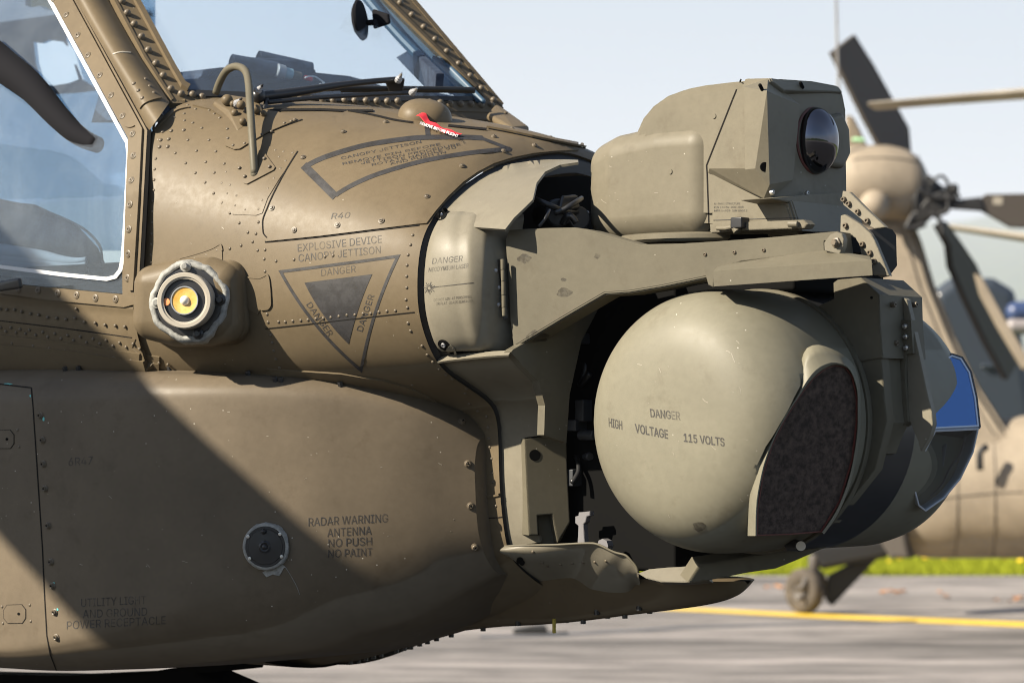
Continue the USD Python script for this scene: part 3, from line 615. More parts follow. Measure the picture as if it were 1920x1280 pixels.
obj('blade', cat(tube([P(515, 174, 7.02), P(640, 166, 7.08), P(760, 166, 7.18), P(889, 168, 7.32)], .006, 20, 8), tube([P(640, 170, 7.08), P(760, 170, 7.19), P(889, 172, 7.33)], .005, 16, 8)), 'rubber', wip, smooth=True)
obj('blade_clip', rhull([P(725, 152, 7.12), P(755, 150, 7.12), P(752, 170, 7.14), P(735, 175, 7.14)], .005, 1), 'black_metal', wip, smooth=30)
for (u, v, Y), (u2, v2, Y2) in [((482, 172, 6.83), (492, 160, 6.81)), ((746, 152, 7.10), (752, 140, 7.08)), ((772, 175, 7.10), (780, 168, 7.08)), ((442, 196, 6.82), (452, 186, 6.80))]:
    pp, qq = P(u, v, Y), P(u2, v2, Y2); dd = qq - pp
    obj('nut', revolve([(0, 0), (.009, 0), (.009, .008), (.007, .0095), (.007, .014), (.0045, .016), (.0042, .024), (0, .0245)], pp, dd, 8), 'grey_metal', wip, smooth=30)
    obj('pin_cap', revolve([(0, .022), (.004, .022), (.002, .031), (0, .032)], pp, dd, 8), 'steel' if u > 700 else 'black_metal', wip, smooth=30)

# blister and the red streamer
bp_, bn_ = HULL.hit([(797, 221)])
ctr = bp_[0] + bn_[0] * -.006; bx3 = W(1, 0, 0) - W(0, 0, 0)
sx = np.array([P(850, 238, 1) - P(745, 238, 1)])[0] * bp_[0][1]; sx = sx - bn_[0] * (sx @ bn_[0]); a_ = np.linalg.norm(sx) / 2; ex = sx / np.linalg.norm(sx); ey = np.cross(bn_[0], ex)
us = trimesh.creation.icosphere(4, 1.0).vertices; q = us.copy(); q[:, :] = np.sign(us) * np.abs(us) ** .85
bl_ = TM(ctr + q[:, :1] * ex * a_ * .98 + q[:, 1:2] * ey * .062 + q[:, 2:] * (bn_[0] * .040 + Z3 * .010), trimesh.creation.icosphere(4).faces)
blis = obj('blister', bl_, 'hull_paint', nose, smooth=True)
up = np.array([(780, 226), (792, 229), (806, 237), (822, 245), (840, 251), (866, 256)]); dn = np.array([(793, 223), (803, 227), (816, 233), (832, 241), (848, 248), (868, 259)])
edge1 = resample([(779, 230), (795, 237), (815, 248), (834, 257), (850, 260), (862, 260)], 40); edge2 = resample([(795, 224), (804, 234), (820, 243), (838, 251), (854, 256), (865, 259)], 40)
cr = []
for k in range(7):
    e = edge1 + (edge2 - edge1) * k / 6; pq, nq = HULL.hit(e); x = np.linspace(0, 1, 40)
    cr.append(pq + nq * (.011 + .0025 * np.sin(x * 17 + k * .3) * (1 - .5 * x) + .006 * np.exp(-((x - .05) / .1) ** 2))[:, None])
cr = np.array(cr); sv = cr.reshape(-1, 3); sf = grid_faces(7, 40)
plain('streamer_red', (.62, .02, .03), .55); plain('streamer_white', (.82, .80, .78), .6)
st = thing('warning_streamer', 'red fabric warning streamer with white lettering lying on the nose hatch', 'streamer')
nrm = trimesh.Trimesh(sv, sf, process=False).vertex_normals; nrm = np.where(((EYEP - sv) * nrm).sum(1, keepdims=True) < 0, -nrm, nrm)
obj('ribbon', solid(sv + nrm * .0004, sv - nrm * .0004, sf), 'streamer_red', st, smooth=40)
RIB = Surf(TM(sv, sf))
decal('REMOVE BEFORE FLIGHT', (786, 233.5), (72, 25), (1.8, -4.6), RIB, st, 'streamer_white', True, off=.0012, name='lettering')

# painted warnings on the hatch
def mark(poly, surf, mat, parent, lo=.0004, hi=.0008, step=6): obj('marking', panel(poly, surf, lo, hi, step), mat, parent, smooth=False)
HT = .0036
top_l = resample([(573, 315), (600, 301), (640, 287), (690, 274), (740, 266), (790, 261), (850, 260), (904, 262)], 60)
bot_l = resample([(630, 368), (660, 350), (700, 332), (750, 316), (800, 303), (850, 294), (900, 287), (955, 282)], 60)
fr = shapely.union_all([line(top_l, 9.0, False), line(bot_l, 8.0, False), LineString([(570, 312), (630, 371)]).buffer(7.5, cap_style='flat'), LineString([(899, 261), (957, 283)]).buffer(2.8, cap_style='flat'), LineString([(800, 238), (803, 262)]).buffer(4.5, cap_style='flat')])
mark(fr, HULL, 'stencil_hull', hat, HT + .0003, HT + .0006)
for txt, p0, e1, e2 in [('CANOPY JETTISON', (640, 302), (150, -31), (-1.6, -5.0)), ('REMOVE PIN BEFORE', (642, 312), (184, -37), (-1.4, -4.2)), ('JETTISON PROCEDURE', (677, 311), (186, -36), (-1.4, -4.2)), ('ROTATE HANDLE 90', (697, 314), (158, -33), (-1.4, -4.2)), ('AND PUSH IN', (732, 312), (104, -22), (-1.4, -4.2)), ('HANDLE', (797, 269), (52, -6), (-2.5, -7)), ('USE', (822, 276), (26, -4), (-2.5, -7))]:
    if txt in ('HANDLE',): continue
    if txt == 'USE': continue
    decal(txt, p0, e1, e2, HULL, hat, 'stencil_hull', off=HT + .0006)
decal('R40', (620, 412), (36, -2), (3, -11), HULL, hat, 'stencil_faint', off=HT + .0006)
decal('EXPLOSIVE DEVICE', (557, 472), (159, -17), (-.5, -14), HULL, nose, 'stencil_faint')
decal('CANOPY JETTISON', (559, 491), (155, -16), (-.5, -14), HULL, nose, 'stencil_faint')
tri_o = Polygon([(522, 507), (751, 477), (679, 699)]); c = np.array(tri_o.exterior.coords)[:-1]
tri_o = Polygon([*resample([(522, 507), (640, 492), (751, 477)], 20), *resample([(751, 477), (712, 570), (679, 699)], 20, CubicSpline)[1:], *resample([(679, 699), (607, 630), (522, 507)], 20, CubicSpline)[1:-1]])
mark(tri_o.difference(tri_o.buffer(-5.5)), HULL, 'stencil_hull', nose)
mark(Polygon([*resample([(571, 530), (698, 514)], 10), *resample([(698, 514), (672, 580), (654, 645)], 12, CubicSpline)[1:], *resample([(654, 645), (610, 595), (571, 530)], 12, CubicSpline)[1:-1]]), HULL, 'stencil_hull', nose)
decal('DANGER', (601, 518), (66, -8), (-.4, -13), HULL, nose, 'stencil_faint')
decal('DANGER', (573, 570), (43, 61), (9.5, -6), HULL, nose, 'stencil_hull')
decal('DANGER', (679, 623), (23, -69), (-11, -3), HULL, nose, 'stencil_hull')

# ---- cheek details
obj('panel_gap', strip([(-60, 716), (0, 720), (59, 727), (62, 760), (68, 850), (74, 940), (80, 1030), (84, 1120), (88, 1190), (94, 1225), (106, 1256)], 1.8, CHEEK, .0002, .0012, smooth=False, step=4), 'seam', cheek, smooth=False)
FAST = [(0, .0075), (.0022, .0078), (.0025, .0060), (.0050, .0072), (.0062, .0058), (.0066, .003), (.0086, .0022), (.0088, 0), (.0088, -.003)]
plain('teal_chip', (.10, .42, .40), .5)
fa = [(76, 779), (80, 825), (82, 870), (85, 916), (91, 985), (96, 1053), (99, 1098), (103, 1147), (106, 1194), (877, 794 - 5), (877, 869), (882, 948), (890, 1025)]
fa[9] = (866, 790)
p, n = CHEEK.hit(fa)
for k, (a, b) in enumerate(zip(p, n)):
    o = obj('fastener', stud(a, b, FAST, 12), 'bolt_paint', cheek, smooth=40)
    obj('socket', stud(a + b * .0079, b, [(0, .0), (.0022, 0), (.0022, -.002)], 8), 'black_matt', o, smooth=False)
for u, v, a_, b_ in [(82, 785, 2.6, 4.5), (88, 917, 2, 4), (101, 1093, 2, 2.5), (108, 1142, 2.2, 3), (14, 720, 10, 1.3), (57, 742, 1.3, 3.5)]:
    obj('paint_chip', panel(Point(0, 0).buffer(1, 3).__class__([(u + a_ * math.cos(k) * rng.uniform(.6, 1.1), v + b_ * math.sin(k) * rng.uniform(.6, 1.1)) for k in np.linspace(0, 5.6, 8)]), CHEEK, .0003, .0009, 3), 'teal_chip', cheek, smooth=False)
for cx, cy, dots in [(6, 823, [(33, 806), (36, 837)]), (28, 1150, [(4, 1137), (5, 1168), (55, 1133), (58, 1164)])]:
    o_ = Polygon([(cx - 14, cy - 16), (cx + 13, cy - 17), (cx + 20, cy - 8), (cx + 20, cy + 8), (cx + 14, cy + 17), (cx - 13, cy + 17), (cx - 20, cy + 8), (cx - 20, cy - 7)]).buffer(2).buffer(-2)
    cv = obj('latch_cover', panel(o_, CHEEK, 0, .0014, 6), 'cheek_paint', cheek, smooth=25)
    obj('panel_gap', panel(o_.buffer(1.1).difference(o_.buffer(-.6)), CHEEK, .0002, .0010, 3), 'seam', cv, smooth=False)
    obj('keyhole', panel(Point(cx + 8, cy + 0).buffer(2.6, 5), CHEEK, .0016, .0022, 3), 'black_matt', cv, smooth=False)
    if dots: studs(cheek, 'rivet', dots, CHEEK, DOME, 'bolt_paint', 9)
for txt, p0, e1, e2 in [('6R47', (127, 873), (47, -3), (0, -15)), ('UTILITY LIGHT', (151, 1137), (123, -6), (0, -15)), ('AND GROUND', (155, 1158), (121, -5), (0, -15)), ('POWER RECEPTACLE', (124, 1179), (187, -10), (0, -15)),
                         ('RADAR WARNING', (577, 986), (150, -8), (0, -15.5)), ('ANTENNA', (613, 1006), (83, -5), (0, -15.5)), ('NO PUSH', (614, 1025), (83, -4), (0, -15)), ('NO PAINT', (614, 1045), (84, -4), (0, -15))]:
    decal(txt, p0, e1, e2, CHEEK, cheek, 'stencil_hull' if p0[0] > 500 else 'stencil_faint')
# dark bolts standing on the cheek's top ledge
p, n = CHEEK.hit([(122, 695), (147, 694), (172, 693), (203, 691), (229, 689), (318, 694), (465, 703), (516, 714), (526, 715), (638, 723)])
for a, b in zip(p, n): obj('bolt', stud(a + Z3 * .004, Z3 * .8 - R3 * -.3, [(0, .006), (.006, .006), (.0065, .004), (.0065, 0), (.0065, -.010)], 6), 'black_metal', cheek, smooth=30)
# radar warning antenna
c0, n0 = CHEEK.hit([(500, 1024)]); c0, n0 = c0[0], n0[0]; ax = n0 * .75 + np.array([-.05, -1, .02]) * .25; ax /= np.linalg.norm(ax); x_, y_, _ = frame_of(ax)
ant = obj('radar_warning_antenna', revolve([(.0, .020), (.006, .0205), (.010, .0225), (.015, .0178), (.038, .0165), (.040, .0165), (.0415, .0145), (.046, .0145), (.0475, .0125), (.048, -.01)], c0, ax, 48), 'black_metal', heli, smooth=30)
obj('lens_dome', revolve([(0, .008), (.004, .007), (.007, .003), (.0075, 0)], c0 + ax * .0185, ax, 20), 'black_metal', ant, smooth=True)
obj('lens_dome', revolve([(0, .010), (.004, .009), (.0065, .004), (.007, 0)], c0 + ax * .0160 + (P(498, 995, c0[1]) - P(500, 1024, c0[1])) * 1.0, ax, 16), 'black_metal', ant, smooth=True)
th = np.linspace(0, 2 * np.pi, 90, endpoint=False); wob = .0535 + .0010 * np.sin(5 * th + 1) + .0009 * np.sin(11 * th) + .0020 * np.exp(-((th - 4.4) / .5) ** 2) + np.array([rng.uniform(-.0009, .0009) for _ in th])
pr_ = [(.047, .013), (.0505, .0135), (.054, .010), (None, .004), (None, -.006)]
vv = [c0 + ax * h + (np.where(r is None, wob + (.002 if h < .0 else 0), r) if r is None else np.full(90, r))[:, None] * (np.cos(th)[:, None] * x_ + np.sin(th)[:, None] * y_) for r, h in pr_]
obj('sealant_bead', TM(np.array(vv).reshape(-1, 3), grid_faces(5, 90, True)), 'sealant', ant, smooth=True)
for du, dv in [(-33, -19), (29, -24), (-30, 22), (32, 18)]:
    w = P(500 + du, 1024 + dv, c0[1]) - P(500, 1024, c0[1]); w = w - ax * (w @ ax); obj('screw', revolve([(0, .0015), (.002, .0012), (.0022, .0024), (.0038, .0022), (.0042, 0)], c0 + ax * .0147 + w, ax, 12), 'steel', ant, smooth=40)
obj('sealant_drip', strip([(535, 1062), (545, 1078), (556, 1098), (562, 1114)], .7, CHEEK, .0002, .001, step=3), 'sealant', ant, smooth=False)
obj('sealant_drip', panel([(492, 1072), (500, 1081), (512, 1076), (524, 1079), (533, 1063), (540, 1066), (528, 1056), (505, 1066)], CHEEK, .0002, .002, 4, .8), 'sealant', ant, smooth=False)

# ---- formation light / laser warning housing on the side of the nose
HB = 6.70
def hp2(u, v, d): 
    q, _ = SILL.hit([(min(u, 470), v)]); return P(u, v, q[0][1] - d)
hs = rhull([P(290, 535, 6.665), P(288, 600, 6.668), P(420, 530, 6.60), P(424, 605, 6.60), P(335, 524, 6.645), P(395, 520, 6.615), P(335, 612, 6.648), P(400, 612, 6.615)], .047, 4)
hb_ = rhull([P(298, 540, 6.780), P(298, 605, 6.780), P(430, 515, 6.680), P(440, 615, 6.660), P(300, 545, 6.68), P(300, 596, 6.68), P(432, 522, 6.612), P(436, 606, 6.612)], .041, 4)
hm = m3.Manifold(m3.Mesh(np.asarray(hs.vertices, np.float32), np.asarray(hs.faces, np.uint32))) + m3.Manifold(m3.Mesh(np.asarray(hb_.vertices, np.float32), np.asarray(hb_.faces, np.uint32)))
hx_ = hm.refine_to_length(.008).to_mesh(); hx_ = trimesh.Trimesh(hx_.vert_properties[:, :3], hx_.tri_verts, process=True); trimesh.smoothing.filter_taubin(hx_, iterations=30)
hous = obj('sensor_housing', TM(hx_.vertices, hx_.faces), 'hull_paint', heli, smooth=True)
HOUS = Surf(TM(hx_.vertices, hx_.faces))
ax = np.array([-.18, -1, .03]); ax /= np.linalg.norm(ax); c0 = HOUS.hit([(357, 566)])[0][0] + ax * .008; x_, y_, _ = frame_of(ax)
flange = obj('sensor', revolve([(0, .006), (.07, .006), (.078, .005), (.081, .001), (.081, -.01)], c0, ax, 64), 'black_metal', hous, smooth=30)
wob = .0935 + .0022 * np.sin(4 * th + .6) + .0014 * np.sin(9 * th + 2) + np.array([rng.uniform(-.0012, .0012) for _ in th])
vv = [c0 + ax * h + (wob * k)[:, None] * (np.cos(th)[:, None] * x_ + np.sin(th)[:, None] * y_) for k, h in [(.84, .004), (.865, .0085), (.93, .009), (1.0, .003), (1.03, -.03)]]
obj('sealant_bead', TM(np.array(vv).reshape(-1, 3), grid_faces(5, 90, True)), 'sealant', hous, smooth=True)
plain('bezel', (.30, .27, .22), .55)
noisy('amber_lens', (.55, .29, .05), (.62, .42, .14), 45, .3, .6)
obj('bezel', revolve([(.049, .0), (.0635, 0), (.064, .036), (.062, .039), (.054, .039), (.052, .036), (.049, .0355)], c0 + ax * .004 + P(0, 2, 6.5) * 0, ax, 64), 'bezel', flange, smooth=30)
obj('face_disc', revolve([(0, .034), (.053, .034), (.053, .02)], c0, ax, 48), 'black_metal', flange, smooth=False)
lens = obj('amber_lens', revolve([(0, .0365), (.010, .0362), (.028, .0385), (.0305, .0385), (.031, .033)], c0, ax, 48), 'amber_lens', flange, smooth=30)
obj('lens_ring', revolve([(.0295, .036), (.0300, .0405), (.0325, .0405), (.033, .033)], c0, ax, 48), 'steel', flange, smooth=30)
plain('pearl', (.62, .58, .50), .15, spec=.8)
obj('lens_centre', revolve([(0, .046), (.006, .0445), (.011, .039), (.0115, .034)], c0, ax, 32), 'pearl', flange, smooth=True)
plain('orange_dot', (.75, .27, .10), .5)
w = P(320, 569, c0[1]) - P(357, 567, c0[1]); w -= ax * (w @ ax)
obj('orange_dot', revolve([(0, .036), (.0085, .0355), (.009, .034)], c0 + w, ax, 20), 'orange_dot', flange, smooth=30)
for du, dv, mt in [(-6, -66, 'sealant'), (-62, 2, 'sealant'), (63, -2, 'black_metal'), (20, 61, 'black_metal')]:
    w = P(357 + du, 566 + dv, c0[1]) - P(357, 566, c0[1]); w -= ax * (w @ ax)
    obj('bolt', revolve([(0, .017), (.006, .017), (.0075, .015), (.0078, .008), (.013, .006), (.0135, 0)], c0 + ax * .004 + w, ax, 10), mt, flange, smooth=30)

# ================================================================== canopy door, post, windscreen
pane('door_glass', (.80, .88, .94), dust=.055, dust_col=(.66, .70, .74), scale=4.5, lo=.42, hi=.72)
pane('screen_glass', (.88, .93, .97), dust=.05, dust_col=(.6, .68, .78), scale=2, lo=.3, hi=.9, most=.5)
pane('far_glass', (.50, .62, .72), dust=.10, dust_col=(.3, .42, .6), scale=3, lo=.3, hi=.8, most=.5)
door = thing.__globals__ and None
outer = Polygon([(-160, -160), (58, -160), (97 + 40, -8), (145, 3), (279, 247), (265, 510), (258, 570), (235, 576), (90, 562), (0, 550), (-160, 528)])
inner = Polygon([(-200, -200), (-12, -200), (99, 0), (243, 262), (240, 330), (233, 552), (40, 534), (-200, 508)])
frm = obj('canopy_door', panel(outer.difference(inner), SIDE, -.012, .006, 12), 'hull_paint', heli, smooth=25)
obj('door_ridge', strip([(60, -160), (128, -10), (268, 247), (262, 380), (252, 545)], 9, SIDE, .004, .013, smooth=False, step=6), 'hull_paint', frm, smooth=25)
obj('door_gap', strip([(66, -170), (146, 0), (282, 248), (273, 427), (268, 515)], 7, NEAR, .002, .0045, smooth=False, step=6), 'black_matt', frm, smooth=False)
obj('weld_bead', strip([(236, 236), (246, 240), (256, 236)], 5, SIDE, .004, .009, step=3), 'hull_paint', frm, smooth=30)
obj('door_pane', panel(Polygon([(-200, -200), (-16, -200), (97, 0), (241, 262), (238, 330), (231, 551), (40, 533), (-200, 508)]), SIDE, -.007, -.003, 16), 'door_glass', frm, smooth=25)
sl = [(-20, -200), (93, 0), (232, 256), (239, 268), (241, 290), (236, 400), (231, 480), (226, 506), (216, 519), (200, 523), (120, 515), (0, 500), (-200, 474)]
obj('seal', panel(LineString(sl).buffer(3.5, cap_style='flat', join_style='round'), SIDE, -.0025, .0008, 4), 'white_seal', frm, smooth=30)
DS = [(0, .0014), (.0018, .0010), (.0024, .0032), (.0055, .0034), (.0066, .0022), (.0090, .0016), (.0094, 0), (.0094, -.002)]
dsx = A([(310, 2), (380, 93), (443, 207), (502, 320), (568, 432), (632, 545), (697, 660), (754, 760), (759, 883), (748, 1020), (740, 1153)]) + A([(735, 12), (732, 147), (728, 285), (115, 345), (225, 352), (335, 368), (440, 380), (548, 395), (660, 403)], 0, 427)
studs(frm, 'screw', dsx, SIDE, DS, 'bolt_paint', 14, lift=.006, jitter=.3)
obj('handle', rhull([P(-40, 538, 6.98), P(36, 526, 6.86), P(38, 536, 6.86), P(-40, 548, 6.98)], .006, 2), 'black_metal', frm, smooth=30)
# near corner post
lft = np.array([(28, -220), (90, -90), (143, 2), (213, 125), (279, 246)]); rgt = np.array([(130, -190), (168, -90), (210, 0), (268, 110), (318, 192)])
Yp = np.array([7.28, 7.22, 7.13, 6.98, 6.85]); secs = []
for (a, b), (c, d), Y in zip(lft, rgt, Yp):
    k = np.linspace(0, 1, 12); u, v = a + (c - a) * k, b + (d - b) * k; secs.append(P(u, v, Y + .05 * (1 - k) * 0 - .055 * np.sin(np.pi * np.clip(k * 1.0 + .03, 0, 1)) ** .6 + .045 * k))
post_m = loft(secs, 60, 24); post = obj('corner_post', post_m, 'hull_paint', heli, smooth=True); POST = Surf(post_m)
studs(post, 'rivet', A([(820, 445), (845, 485), (870, 523), (752, 470), (775, 510), (797, 552)]), POST, dome(.0055, .003), 'bolt_paint', 10)
obj('weld_bead', strip([(263, 203), (270, 195), (285, 188), (302, 184)], 3, POST, .0, .004, step=3), 'hull_paint', post, smooth=30)
obj('weld_bead', strip([(212, 102), (228, 98), (245, 99)], 2, POST, .0, .0012, step=3), 'bezel', post, smooth=30)
# windscreen plane, and the skin that carries its far corner
q00, q10 = on_t(np.array([322., 200.]), .52), on_t(np.array([945., 214.]), -.50)
q01, q11 = on_t(np.array([130., -190.]), .36), on_t(np.array([590., -190.]), -.34)
ug = np.linspace(-.06, 1.06, 30); vg = np.linspace(-.06, 1, 30)
Gm = np.array([[(q00 * (1 - a) + q10 * a) * (1 - b) + (q01 * (1 - a) + q11 * a) * b + F3 * (.05 * math.sin(math.pi * min(max(a, 0), 1))) for b in vg] for a in ug])
screen_m = TM(Gm.reshape(-1, 3), grid_faces(30, 30)); SCR = Surf(screen_m)
wf = obj('windscreen_frame', panel([(122, -200), (210, 0), (270, 112), (322, 196), (346, 196), (352, 172), (340, 162), (318, 128), (248, -6), (150, -200)], SCR, -.012, .004, 8), 'hull_paint', heli, smooth=25)
obj('frame_lip', strip([(152, -200), (250, -4), (322, 130), (341, 163), (352, 170)], 9, SCR, .0, .014, smooth=False, step=5), 'hull_paint', wf, smooth=25)
obj('frame_lip', strip([(128, -200), (212, -2), (270, 108), (322, 190)], 5, SCR, .0, .007, smooth=False, step=5), 'hull_paint', wf, smooth=25)
obj('windscreen_frame', panel([(566, -200), (720, -4), (888, 164), (905, 182), (900, 186), (620, 186), (350, 176), (345, 197), (620, 207), (760, 212), (860, 224), (952, 230), (940, 198), (768, -4), (640, -200)], SCR, -.014, .004, 8), 'hull_paint', heli, smooth=25)
obj('frame_lip', strip([(560, -200), (716, -6), (886, 162), (890, 166)], 5, SCR, .0, .008, smooth=False, step=5), 'hull_paint', wf, smooth=25)
obj('frame_lip', strip([(645, -200), (770, -2), (940, 199)], 7, SCR, -.02, .006, smooth=False, step=5), 'hull_paint', wf, smooth=25)
obj('glazing_strip', panel([(352, 172), (620, 183), (905, 184), (890, 192), (620, 193), (350, 183)], SCR, .003, .007, 8), 'rubber', wf, smooth=25)
obj('windscreen_pane', panel([(150, -200), (250, 0), (322, 130), (348, 174), (620, 187), (900, 187), (886, 164), (718, -4), (564, -200)], SCR, -.006, -.002, 16), 'screen_glass', wf, smooth=25)
obj('dark_band', panel([(530, -200), (688, -6), (840, 150), (862, 178), (896, 182), (884, 164), (716, -4), (562, -200)], SCR, -.020, -.010, 10), 'band_blue', wf, smooth=25) if False else None
BOLT = [(0, .0125), (.004, .012), (.0075, .009), (.009, .005), (.0095, .002), (.0095, -.004)]
nb = A([(625, -80), (655, -30), (685, 20), (712, 85), (752, 150), (790, 222), (830, 295), (872, 372), (915, 440), (955, 515)])
studs(wf, 'bolt', nb, SCR, BOLT, 'bolt_paint', 14, lift=.004)
fb = A([(195, -108), (260, -40), (325, 27), (390, 95), (457, 163), (522, 232), (587, 300), (653, 370), (717, 438), (780, 507), (848, 573)], 640, 0)
p, n = SCR.hit(fb)
for a, b in zip(p, n):
    o = obj('bolt', stud(a + b * .004, b, [(0, .011), (.004, .0105), (.0072, .008), (.0085, .004), (.0088, 0), (.0088, -.004)], 14), 'bolt_paint', wf, smooth=50)
bb = [(338, 180), (360, 182), (377, 186)] + [(560, 191), (582, 191), (603, 192), (622, 192.5)] + A([(10, 578), (70, 578), (130, 578), (193, 582), (252, 583), (308, 583), (487, 587), (547, 590), (603, 597), (663, 598), (720, 600), (778, 602), (835, 603)], 640, 0)
studs(wf, 'bolt', bb, SCR, BOLT, 'bolt_paint', 14, lift=.004)
studs(nose, 'rivet', [(523 + 15 * k, 198 + .25 * k) for k in range(0)] + [(918, 168 + 0), (928, 181), (938, 194), (949, 212)][3:], HULL, BIG, 'bolt_paint', 9)
obj('skin_step', strip([(505, 197), (620, 202), (760, 206), (930, 211)], 6, SCR, .002, .006, step=5), 'hull_paint', wf, smooth=25)

obj('corner_fairing', rhull([P(932, 205, 7.46), P(946, 214, 7.42), P(984, 242, 7.26), P(960, 244, 7.2), P(920, 220, 7.35)], .010, 2), 'hull_paint', nose, smooth=35)
# ---- inside the cockpit
noisy('cockpit_blue', (.012, .018, .035), (.03, .045, .075), 30, .7)
plain('cockpit_black', (.008, .008, .010), .9, spec=.1)
plain('band_blue', (.035, .075, .12), .5)
plain('label_white', (.7, .7, .7), .6)
ck = obj('instrument_coaming', prism([(322, 215), (334, 170), (336, 149), (380, 147), (394, 141), (406, 130), (420, 126), (520, 128), (600, 136), (660, 142), (690, 150), (720, 160), (800, 168), (880, 184), (890, 215)], W(-1.02, 0, 0), F3, .30, .012, round_px=2), 'cockpit_blue', heli, smooth=35)
sgt = obj('sight_housing', cat(tube([on_s(np.array([434., 117.]), -.98), on_s(np.array([520., 132.]), -.93)], .021, 2, 18, False), tube([on_s(np.array([484., 112.]), -1.03), on_s(np.array([582., 134.]), -.97)], .024, 2, 18, False), rhull([on_s(np.array([x, y]), -.97) for x, y in [(430, 128), (470, 150), (520, 150), (585, 136), (560, 120), (470, 115)]], .01, 1)), 'cockpit_blue', ck, smooth=35)
a_, b_ = on_s(np.array([518., 132.]), -.92), on_s(np.array([572., 146.]), -.89)
obj('connector', cyl(a_, a_ + (b_ - a_) * .28, .018, 20, .002), 'grey_metal', ck)
plain('connector_teal', (.22, .33, .36), .5)
obj('connector', cyl(a_ + (b_ - a_) * .2, a_ + (b_ - a_) * .55, .014, 20, .002), 'connector_teal', ck)
obj('connector', cyl(a_ + (b_ - a_) * .5, a_ + (b_ - a_) * .85, .011, 16, .002), 'bolt_paint', ck)
obj('connector', cyl(a_ + (b_ - a_) * .95, a_ + (b_ - a_) * 1.25, .006, 12, .002), 'streamer_red', ck)
obj('wire', tube([on_s(np.array(x), -.88) for x in ([572., 146.], [590., 144.], [600., 150.], [608., 156.], [600., 158.])], .002, 24, 6), 'label_white', ck)
# far side of the cockpit: pillar, mirror, panel, side window
obj('far_pillar', cat(rhull([on_t(np.array(x), -.42) for x in ([686., -6.], [716., -2.], [872., 160.], [905., 190.], [868., 190.], [838., 158.])], .008, 1), tube([on_t(np.array(x), -.38) for x in ([660., -40.], [742., 60.], [790., 110.], [850., 170.])], .014, 12, 10)), 'band_blue', heli, smooth=35)
for k in range(2):
    obj('pillar_seal', tube([on_t(np.array(x), -.40) for x in ([690. + 5 * k, -6.], [770. + 4 * k, 80.], [830., 145.])], .0022, 20, 6), 'grey_metal', heli) if k == 0 else None
mir = obj('mirror', revolve([(0, .012), (.03, .011), (.052, .004), (.054, -.002), (.04, -.012), (0, -.016)], on_t(np.array([676., 38.]), -.20), np.array([.96, -.26, .1]), 28), 'cockpit_black', heli, smooth=30)
obj('arm', cat(tube([on_t(np.array(x), -.22) for x in ([682., 42.], [694., 43.], [704., 42.])], .008, 6, 8), rhull([on_t(np.array(x), -.26) for x in ([702., 22.], [726., 30.], [704., 50.], [728., 42.])], .006, 1)), 'cockpit_black', mir)
obj('display_panel', prism([(742, 108), (770, 92), (818, 138), (816, 166), (800, 168), (796, 164)], on_t(np.array([790., 130.]), -.30), R3 * .8 - F3 * .6, .02, .002), 'cockpit_blue', heli, smooth=False)
# view through the door: seat back, tube, far window
far_m = loft([W(np.linspace(-3.4, -1.0, 4), -.56 + 0 * np.arange(4), z + 0 * np.arange(4)) for z in (1.95, 2.35, 2.9)], 20, 30); FAR = Surf(far_m)
hole = Polygon([(68, 80), (84, 82), (98, 76), (112, 78), (128, 80), (140, 95), (157, 150), (140, 157), (110, 162), (96, 160), (88, 158), (80, 145), (72, 118)])
hole2 = Polygon([(57, -40), (57, 12), (68, 16), (84, 13), (94, 20), (110, 22), (110, -40)])
obj('far_window', panel(Polygon([(-220, -200), (290, -200), (290, 470), (-220, 470)]).difference(hole).difference(hole2), FAR, -.003, .0, 20), 'far_glass', heli, smooth=False)
plain('lining', (.030, .05, .09), .6)
obj('roof_lining', panel(Polygon([(-220, -260), (140, -260), (130, 78), (160, 150), (190, 170), (150, 175), (100, 178), (60, 150), (0, 100), (-220, 20)]).difference(hole).difference(hole2), FAR, .01, .02, 20), 'lining', heli, smooth=False)
obj('cockpit_tube', tube([P(-60, 70, 7.35), P(0, 118, 7.25), P(60, 165, 7.15), P(110, 220, 7.06), P(150, 256, 7.0), P(184, 272, 6.96)], [.046, .044, .04, .034, .028, .020], 40, 16), 'cockpit_black', heli, smooth=True)
obj('placard', prism([(152, 140), (158, 146), (205, 225), (213, 250), (208, 268), (160, 262), (150, 240)], P(180, 210, 7.0), R3, .004, .001), 'placard_grey', heli) if False else None
seat = obj('seat_cover', rhull([P(-120, 400, 7.35), P(-40, 395, 7.3), P(60, 405, 7.22), P(130, 440, 7.12), P(165, 478, 7.06), P(175, 500, 7.04), P(-120, 520, 7.3), P(100, 520, 7.1)], .03, 2), 'cockpit_black', heli, smooth=True)
plain('cloth_grey', (.20, .20, .21), .9)
cl = []
for k in range(4):
    y0 = 478 + 9 * k; cl.append(tube([P(-120, y0 - 16, 7.28), P(0, y0 - 6 + 3 * (k % 2), 7.16), P(60, y0 + 2, 7.1), P(140, y0 + 12 - k, 7.03), P(162, y0 + 8, 7.01)], [.022, .02, .02, .018, .006], 40, 12))
obj('cloth', cat(cl), 'cloth_grey', seat, smooth=True)
obj('wire', tube([P(-60, 360, 7.3), P(0, 375, 7.2), P(60, 388, 7.15), P(120, 410, 7.1), P(170, 440, 7.02), P(190, 470, 6.99), P(192, 500, 6.98)], .0032, 40, 6), 'cockpit_black', seat)
obj('cockpit_sill', sheet(0, 0, 0, 0, 0) if False else TM(np.array([W(-3.4, -.66, 1.99), W(-3.4, .66, 1.99), W(-.76, -.66, 1.99), W(-.76, .66, 1.99)]), [[0, 2, 1], [1, 2, 3]]), 'cockpit_blue', heli, smooth=False)

